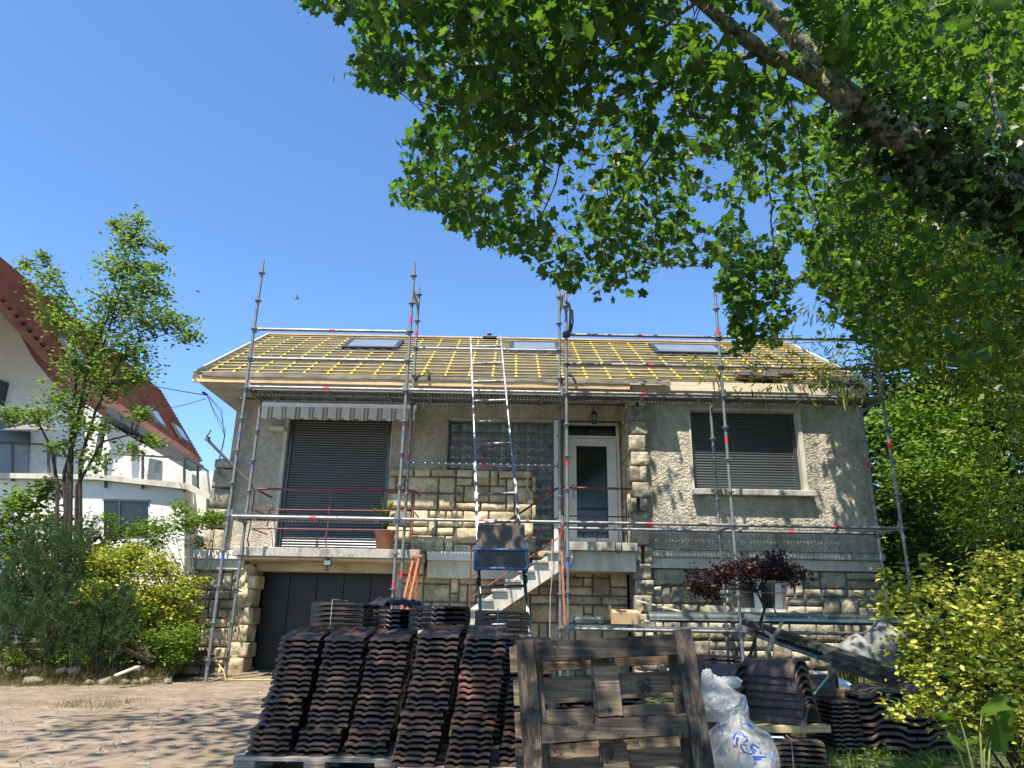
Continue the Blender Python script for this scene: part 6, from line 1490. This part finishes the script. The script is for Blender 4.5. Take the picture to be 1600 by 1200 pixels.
# ---- golden shrub in front at right
gc = []
for (px, py, Y, r_, n) in ((1570, 960, 5.2, .36, 1500), (1500, 980, 5.1, .32, 1300), (1440, 930, 5.3, .24, 800), (1560, 1060, 5.0, .36, 1500), (1480, 1060, 5.0, .30, 1200), (1420, 1000, 5.1, .20, 600), (1400, 940, 5.3, .15, 350), (1385, 960, 5.3, .08, 120), (1590, 890, 5.3, .22, 700), (1540, 900, 5.5, .2, 500), (1440, 1090, 4.9, .16, 400), (1390, 1110, 4.9, .08, 110), (1620, 1000, 5.2, .4, 1500), (1620, 1120, 5.0, .35, 1200), (1380, 900, 5.4, .09, 110), (1460, 880, 5.5, .10, 160), (1560, 1130, 5.0, .25, 700), (1510, 1120, 5.0, .2, 300), (1430, 1050, 5.0, .12, 200)):
    gc.append((tuple(at(px, py, Y)), (r_, r_, r_*.85), int(n*.52)))
base = V((3.45, 5.2, gz(0, 5.2)))
plant('golden_shrub', 'golden-leaved shrub in the right foreground, in front of the big tile stack', 'shrub', base, gc, OVAL, .046, 'l_gold', seed=71, spread=.30, up_bias=.7, stem_r=.010, nst=30, shell=.3)
# big-lobed weed under it
b_ = at(1520, 1175, 4.6); wd = root('lobed_weed', (b_.x, b_.y, gz(0, 4.6)), 'large-lobed green weed leaves under the golden shrub', 'weed')
pts = [tuple(at(x, y, 4.6)) for x, y in ((1500, 1125), (1535, 1105), (1560, 1130), (1480, 1150), (1545, 1150), (1510, 1165))]
leaves('leaves', pts, np.array([.17, .18, .15, .14, .16, .13]), *MAPLE, mt['l_fresh'], wd, up_bias=1.0, tint=[.1, .25, .1, .2, .05, .1])
b = B()
for p in pts: b.tube([(b_.x, b_.y, gz(0, 4.6)), V(p).lerp(V((b_.x, b_.y, 0)), .4)+V((0, 0, .02)), p], [.006, .005, .003], 5)
b.make('stems', mt['culm'], wd)
# ---- Japanese maple in front of the basement window
ab = V((2.95, 9.6, gz(0, 9.6))); ac = []
ga = random.Random(3)
for (px, py, w_) in ((1110, 910, 34), (1150, 890, 40), (1200, 884, 42), (1235, 895, 26), (1170, 900, 50), (1170, 885, 75), (1130, 898, 55), (1215, 890, 50), (1150, 905, 70), (1105, 925, 24), (1180, 875, 22), (1215, 873, 14), (1092, 920, 16), (1215, 900, 28), (1180, 895, 80)):
    for q in range(7):
        c = at(px+ga.uniform(-w_, w_)*.8, py+ga.uniform(-9, 9), 9.6+ga.uniform(-.3, .3)); ac.append((tuple(c), (.15, .15, .022), 26))
tk = [ab, ab+V((.05, 0, .5)), at(1195, 950, 9.6), at(1183, 925, 9.6), at(1172, 905, 9.6)]
ar = plant('japanese_maple', 'small spreading purple-leaved maple in front of the basement window', 'tree', ab, ac, MAPLE, .034, 'l_acer', stems=[(tk, [.024, .021, .018, .015, .01])] + [([at(1183, 925, 9.6), at(x0, y0, 9.6), at(x1, y1, 9.6)], [.015, .010, .003]) for x0, y0, x1, y1 in ((1160, 908, 1125, 900), (1150, 920, 1110, 922), (1200, 905, 1235, 893), (1195, 900, 1215, 880), (1165, 895, 1155, 880), (1140, 912, 1100, 908))], stem_mat='stem_red', seed=81, shell=.2, spread=.4, nst=0, net=True, droop=.5)
# ---- left side
def apts(L_, Y, f=1.): return [((*at(px, py, Y+dy),), (r_, r_, rz_), int(n*f)) for (px, py, r_, rz_, n, dy) in L_]
# slender multi-stem tree
tb = V((*at(120, 900, 11.6),)); tb.z = bz(0, 11.6)
cls_ = apts([(205, 370, .32, .26, 420, 0), (195, 420, .42, .30, 620, 0), (230, 450, .35, .25, 500, 0), (190, 480, .45, .28, 650, 0), (145, 520, .5, .3, 750, 0), (240, 500, .42, .2, 480, 0), (280, 500, .28, .12, 220, 0), (290, 525, .25, .09, 170, 0), (200, 545, .48, .28, 700, 0), (130, 570, .45, .3, 650, 0), (85, 500, .25, .25, 260, 0), (75, 440, .22, .3, 260, 0), (62, 400, .12, .15, 90, 0), (40, 415, .2, .06, 90, 0), (90, 470, .3, .2, 280, 0), (170, 600, .42, .25, 520, 0), (110, 630, .4, .25, 430, 0), (220, 590, .3, .15, 240, 0), (60, 650, .3, .2, 230, 0), (20, 655, .25, .12, 160, 0), (140, 670, .35, .2, 330, 0), (215, 650, .22, .15, 140, 0), (205, 700, .2, .15, 110, 0), (240, 690, .18, .1, 90, 0), (150, 720, .25, .25, 200, 0), (95, 700, .22, .2, 170, 0), (215, 345, .2, .15, 130, 0), (180, 350, .12, .1, 70, 0), (255, 385, .14, .1, 80, 0), (245, 420, .2, .12, 120, 0)], 11.6, 1.2)
stm = [([tb+V((a, 0, 0)), at(x0, y0, 11.6), at(x1, y1, 11.6), at(x2, y2, 11.6), at(x3, y3, 11.6)], [.034, .03, .022, .014, .005]) for a, x0, y0, x1, y1, x2, y2, x3, y3 in ((0, 108, 720, 118, 600, 118, 480, 70, 400), (.15, 100, 740, 135, 620, 175, 500, 215, 350), (.3, 125, 720, 150, 640, 200, 540, 300, 510), (-.1, 90, 760, 80, 700, 60, 660, 10, 660), (.2, 120, 760, 160, 690, 200, 680, 245, 690), (.1, 112, 700, 140, 560, 190, 450, 200, 370))]
plant('slender_tree', 'slender multi-stemmed tree with small leaves in front of the white neighbouring house', 'tree', tb, cls_, OVAL, .078, 'l_tree', stems=stm, stem_mat='bark_dark', seed=91, shell=.15, spread=.42, nst=0, net=True, up_bias=.6)
# pines
def pine(label, cx, cy, clumps, seed, n_shoot):
    base = V((cx, cy, bz(0, cy))); r_ = root('mountain_pine', base, label, 'pine', 'dwarf pines in the left bed'); g = random.Random(seed); b = B(); P = []; D = []
    for (c, rad, n) in clumps:
        c = V(c)
        for k in range(int(n*.75)):
            d = V((g.gauss(0, 1), g.gauss(0, 1), g.gauss(.25, 1))).normalized(); s = c+V((d.x*rad[0], d.y*rad[1], d.z*rad[2]))*g.uniform(.35, 1.2)
            ax = (d*.5+V((g.gauss(0, .25), g.gauss(0, .25), .9))).normalized(); L_ = g.uniform(.10, .2)
            b.tube([s-ax*L_*1.4, s+ax*L_*.6], [.004, .002], 4)
            for q in range(52):
                t = g.random(); P.append(tuple(s+ax*L_*(t*1.5-.6))); nd = V((g.gauss(0, 1), g.gauss(0, 1), g.gauss(0, 1))).normalized(); D.append(tuple(ax*.8+nd*.9))
        b.tube([base, base.lerp(c, .5)+V((0, 0, .1)), c], [.05, .035, .012], 6)
    leaves('needles', P, .075, [(0,0,0),(.5,.05,.0),(1,0,0),(.5,-.05,.0)], NEEDLE[1], mt['l_pine'], r_, dirs=D, up_bias=.2); b.make('branches', mt['twig'], r_)
pc = lambda L_: [((*at(x, y, Y),), (a, a*.9, c), n) for x, y, Y, a, c, n in L_]
pine('dense dark mountain pine at the left edge of the bed', -5.9, 10.9, pc([(40, 900, 10.9, .55, .4, 150), (110, 880, 10.9, .5, .38, 150), (70, 960, 10.6, .6, .4, 170), (20, 990, 10.6, .5, .4, 130), (140, 950, 10.6, .42, .36, 110), (100, 1010, 10.5, .5, .3, 110), (-30, 930, 10.9, .5, .45, 110), (60, 850, 11.2, .45, .3, 110), (130, 840, 11.2, .3, .25, 60)]), 1, 0)
pine('smaller pine in front of the yellow bush', -4.9, 10.7, pc([(165, 985, 10.5, .35, .3, 90), (150, 1020, 10.45, .32, .22, 60), (185, 950, 10.6, .22, .2, 40)]), 2, 0)
# yellow and green bushes
plant('yellow_bush', 'bright yellow-leaved bush left of the garage, between pine and scaffold', 'shrub', (-5.3, 11.2, bz(0, 11.2)), apts([(200, 890, .32, .25, 1100, 0), (160, 900, .28, .2, 700, 0), (240, 930, .36, .26, 1200, 0), (180, 940, .35, .25, 1000, 0), (285, 925, .26, .25, 800, 0), (275, 970, .3, .22, 800, 0), (140, 880, .18, .15, 300, 0), (210, 860, .2, .12, 400, 0), (318, 905, .1, .06, 70, 0), (305, 955, .12, .1, 140, 0), (220, 1000, .3, .2, 500, 0), (170, 870, .25, .15, 500, 0), (250, 885, .3, .2, 700, 0), (130, 905, .25, .2, 500, 0), (150, 925, .25, .2, 500, -.5), (160, 880, .25, .18, 500, -.3)], 11.2, 1.3), OVAL, .055, 'l_yellow', seed=101, shell=.3, spread=.3, nst=14, stem_r=.012)
plant('green_bush', 'fresh green bush growing low under the yellow bush', 'shrub', (-4.9, 10.9, bz(0, 10.9)), apts([(240, 1000, .34, .2, 1100, 0), (200, 985, .25, .18, 600, 0), (285, 995, .26, .18, 800, 0), (270, 1025, .25, .12, 500, 0), (225, 960, .2, .15, 400, 0)], 10.85), OVAL, .05, 'l_fresh', seed=102, shell=.3, spread=.3, nst=8, stem_r=.01)
plant('feathery_shrub', 'airy light green shrub with fine stems against the corner of the house', 'shrub', (-4.75, 11.7, bz(0, 11.7)), apts([(300, 815, .38, .12, 620, 0), (335, 810, .22, .10, 350, 0), (250, 825, .35, .14, 520, 0), (200, 830, .3, .2, 380, 0), (280, 790, .22, .10, 180, 0), (230, 850, .28, .14, 300, 0), (170, 810, .2, .15, 180, 0), (305, 850, .2, .1, 130, 0)], 11.7), OVAL, .06, 'l_fresh', seed=103, shell=.2, spread=.32, nst=26, stem_r=.012, stem_mat='twig')
plant('dark_shrub', 'dark broad-leaved shrub at the far left below the balcony', 'shrub', (-7.2, 12.2, bz(0, 12.2)), apts([(30, 790, .42, .3, 500, 0), (70, 770, .3, .3, 300, 0), (10, 830, .4, .3, 400, 0), (90, 820, .35, .3, 380, 0), (-40, 800, .5, .4, 500, 0), (40, 860, .5, .3, 500, 0)], 12.0), OVAL, .10, 'l_tree', seed=104, shell=.2, spread=.3, nst=20, stem_r=.012)
plant('dark_shrub', 'dark low foliage in the gap behind the pine and the yellow bush', 'shrub', (-6.3, 12.6, bz(0, 12.6)), apts([(130, 870, .5, .4, 900, 0), (200, 960, .6, .5, 1200, 0), (60, 940, .7, .6, 1400, 0), (280, 940, .45, .4, 700, 0), (-60, 900, .8, .7, 1200, 0), (150, 1000, .6, .3, 800, 0)], 12.4), OVAL, .09, 'l_dark', seed=105, shell=.3, spread=.25, nst=10)
# ground cover along the bed edge: rocks, dry tufts, low weeds
g = random.Random(9); b = B()
for k in range(46):
    x = -10.5+5.95*k/46+g.uniform(-.1, .1); y = bed_edge(x)+g.uniform(-.03, .40); s_ = g.uniform(.03, .085)
    bb = B(); rock(bb, (0, 0, 0), (s_*g.uniform(.9, 1.5), s_, s_*g.uniform(.6, .9)), g.uniform(0, 99), 3)
    o = bb.make('edging_rock', mt['stonerub'], smooth=True, ang=180); o.location = (x, y, gz(x, y)+s_*.2+(.02 if y < bed_edge(x)+.1 else .16)); o.rotation_euler = (g.uniform(-.4, .4), g.uniform(-.4, .4), g.uniform(0, 6))
    tag(o, 'rough rubble stone in the low edge of the planting bed', 'rock', 'rubble stones edging the planting bed')
def blades(name, pts, h, mat, label, cat, width=.05, up=1.6, size_j=True):
    pts = np.array(pts); n = len(pts); d = nr.normal(0, .38, (n, 3)); d[:, 2] = 1
    T = ([(0, -width/2, 0), (.5, -width*.4, .05), (1, 0, .22), (.5, width*.4, .05), (0, width/2, 0)], [(0, 1, 2, 3, 4)])
    o = leaves(name, pts, h*nr.uniform(.5, 1.3, n), *T, mt[mat], None, up_bias=0, dirs=d); o['label'] = label; o['category'] = cat; o['kind'] = 'stuff'; return o
pts = []
while len(pts) < 16000:
    x = g.uniform(.95, 6.5); y = 3.6+5.4*g.random()**1.2
    if x < 1.2+(y-4)*.12 and y > 4: continue
    z = gz(x, y)+.0; pts.append((x, y, z+.0))
blades('lawn_grass', pts, .085, 'l_grass', 'rough green grass in the right foreground', 'grass', .06)
pts = []
for k in range(230):
    x = g.uniform(-9.5, -4.7); y = bed_edge(x)+g.uniform(-.08, .6); 
    for q in range(50): xx, yy = x+g.gauss(0, .10), y+g.gauss(0, .10); pts.append((xx, yy, gz(xx, yy)+max(0, min(.16, (yy-bed_edge(xx))*.6+.02))))
for k in range(26):
    x, y = at(g.uniform(90, 190), 1130, 8.6).x, g.uniform(8.3, 8.9)
    for q in range(24): xx, yy = x+g.gauss(0, .1), y+g.gauss(0, .07); pts.append((xx, yy, gz(xx, yy)-.03))
blades('dry_grass', pts, .10, 'l_dry', 'dry grass tufts and weeds along the edge of the bed', 'grass', .06)
pts = []
for k in range(90):
    x = g.uniform(-9, -4.6); y = bed_edge(x)+g.uniform(.15, 1.2); s_ = g.uniform(.08, .2)
    for q in range(40): pts.append((x+g.gauss(0, s_), y+g.gauss(0, s_), bz(x, y)-.02+abs(g.gauss(0, .09))))
for k in range(14):
    x = g.uniform(1.6, 4.3); y = g.uniform(4.6, 6.6)
    for q in range(40): pts.append((x+g.gauss(0, .1), y+g.gauss(0, .1), gz(x, y)+abs(g.gauss(0, .04))))
o = leaves('ground_cover', pts, .05, *OVAL, mt['l_fresh'], None, up_bias=1.2); tag(o, 'low leafy weeds covering the planting bed and lawn edge', 'weeds'); o['kind'] = 'stuff'
# wispy grass clump by the sacks
c = at(1345, 1040, 9.3); r_ = root('grass_clump', (c.x, c.y, gz(0, 9.3)), 'long arching grass blades in front of the rubble sacks', 'grass'); b = B(); g = random.Random(8)
for k in range(46):
    a = g.uniform(0, 6.28); L_ = g.uniform(.35, .6); pts_ = [V((c.x+g.uniform(-.25, .25), c.y+g.uniform(-.1, .1), gz(0, 9.3)+.3))]; d = V((math.cos(a), math.sin(a)*.5, 0)); base = len(b.v); o0 = pts_[0]
    for q in range(6): t = q/5; p = o0+d*(L_*.8*t*t)+V((0, 0, L_*(t-.45*t*t))); s_ = .009*(1-t)+.001; b.v += [tuple(p+V((-s_, 0, 0))), tuple(p+V((s_, 0, 0)))]
    b.f += [(base+2*q, base+2*q+1, base+2*q+3, base+2*q+2) for q in range(5)]
o = b.make('blades', mt['l_grass'], r_, smooth=True); o.data.attributes.new('tint', 'FLOAT', 'FACE').data.foreach_set('value', nr.uniform(.3, 1, len(o.data.polygons)).astype(np.float32))
b = B(); b.box(c.x-.35, c.x+.35, 9.15, 9.45, gz(0, 9.3)-.05, gz(0, 9.3)+.3); o = b.make('soil_mound', mt['soil'], r_, bevel=.08)
# yellow hose, small plank in the bed
b = B(); pts = [at(332, 1030, 11.0), at(345, 1048, 10.95), at(355, 1062, 10.9), V((-3.9, 11.0, gz(0, 11)+.03)), V((-3.5, 11.2, gz(0, 11)+.03)), V((-3.1, 11.1, gz(0, 11)+.03)), V((-2.4, 11.4, gz(0, 11)+.03))]
pts = [p+V((.06*math.sin(i*1.7), .08*math.cos(i*2.3), 0)) for i, p in enumerate(pts)]
b.tube(pts, .010, 8); tag(b.make('garden_hose', mt['hose'], smooth=True), 'yellow garden hose lying by the garage corner', 'hose')
b = B(); b.beam(at(180, 1062, 9.95)+V((0, 0, .05)), at(215, 1048, 10.3)+V((0, 0, .05)), .07, .02); tag(b.make('plank', mt['palewood']), 'short pale plank lying on the edge of the planting bed', 'plank')
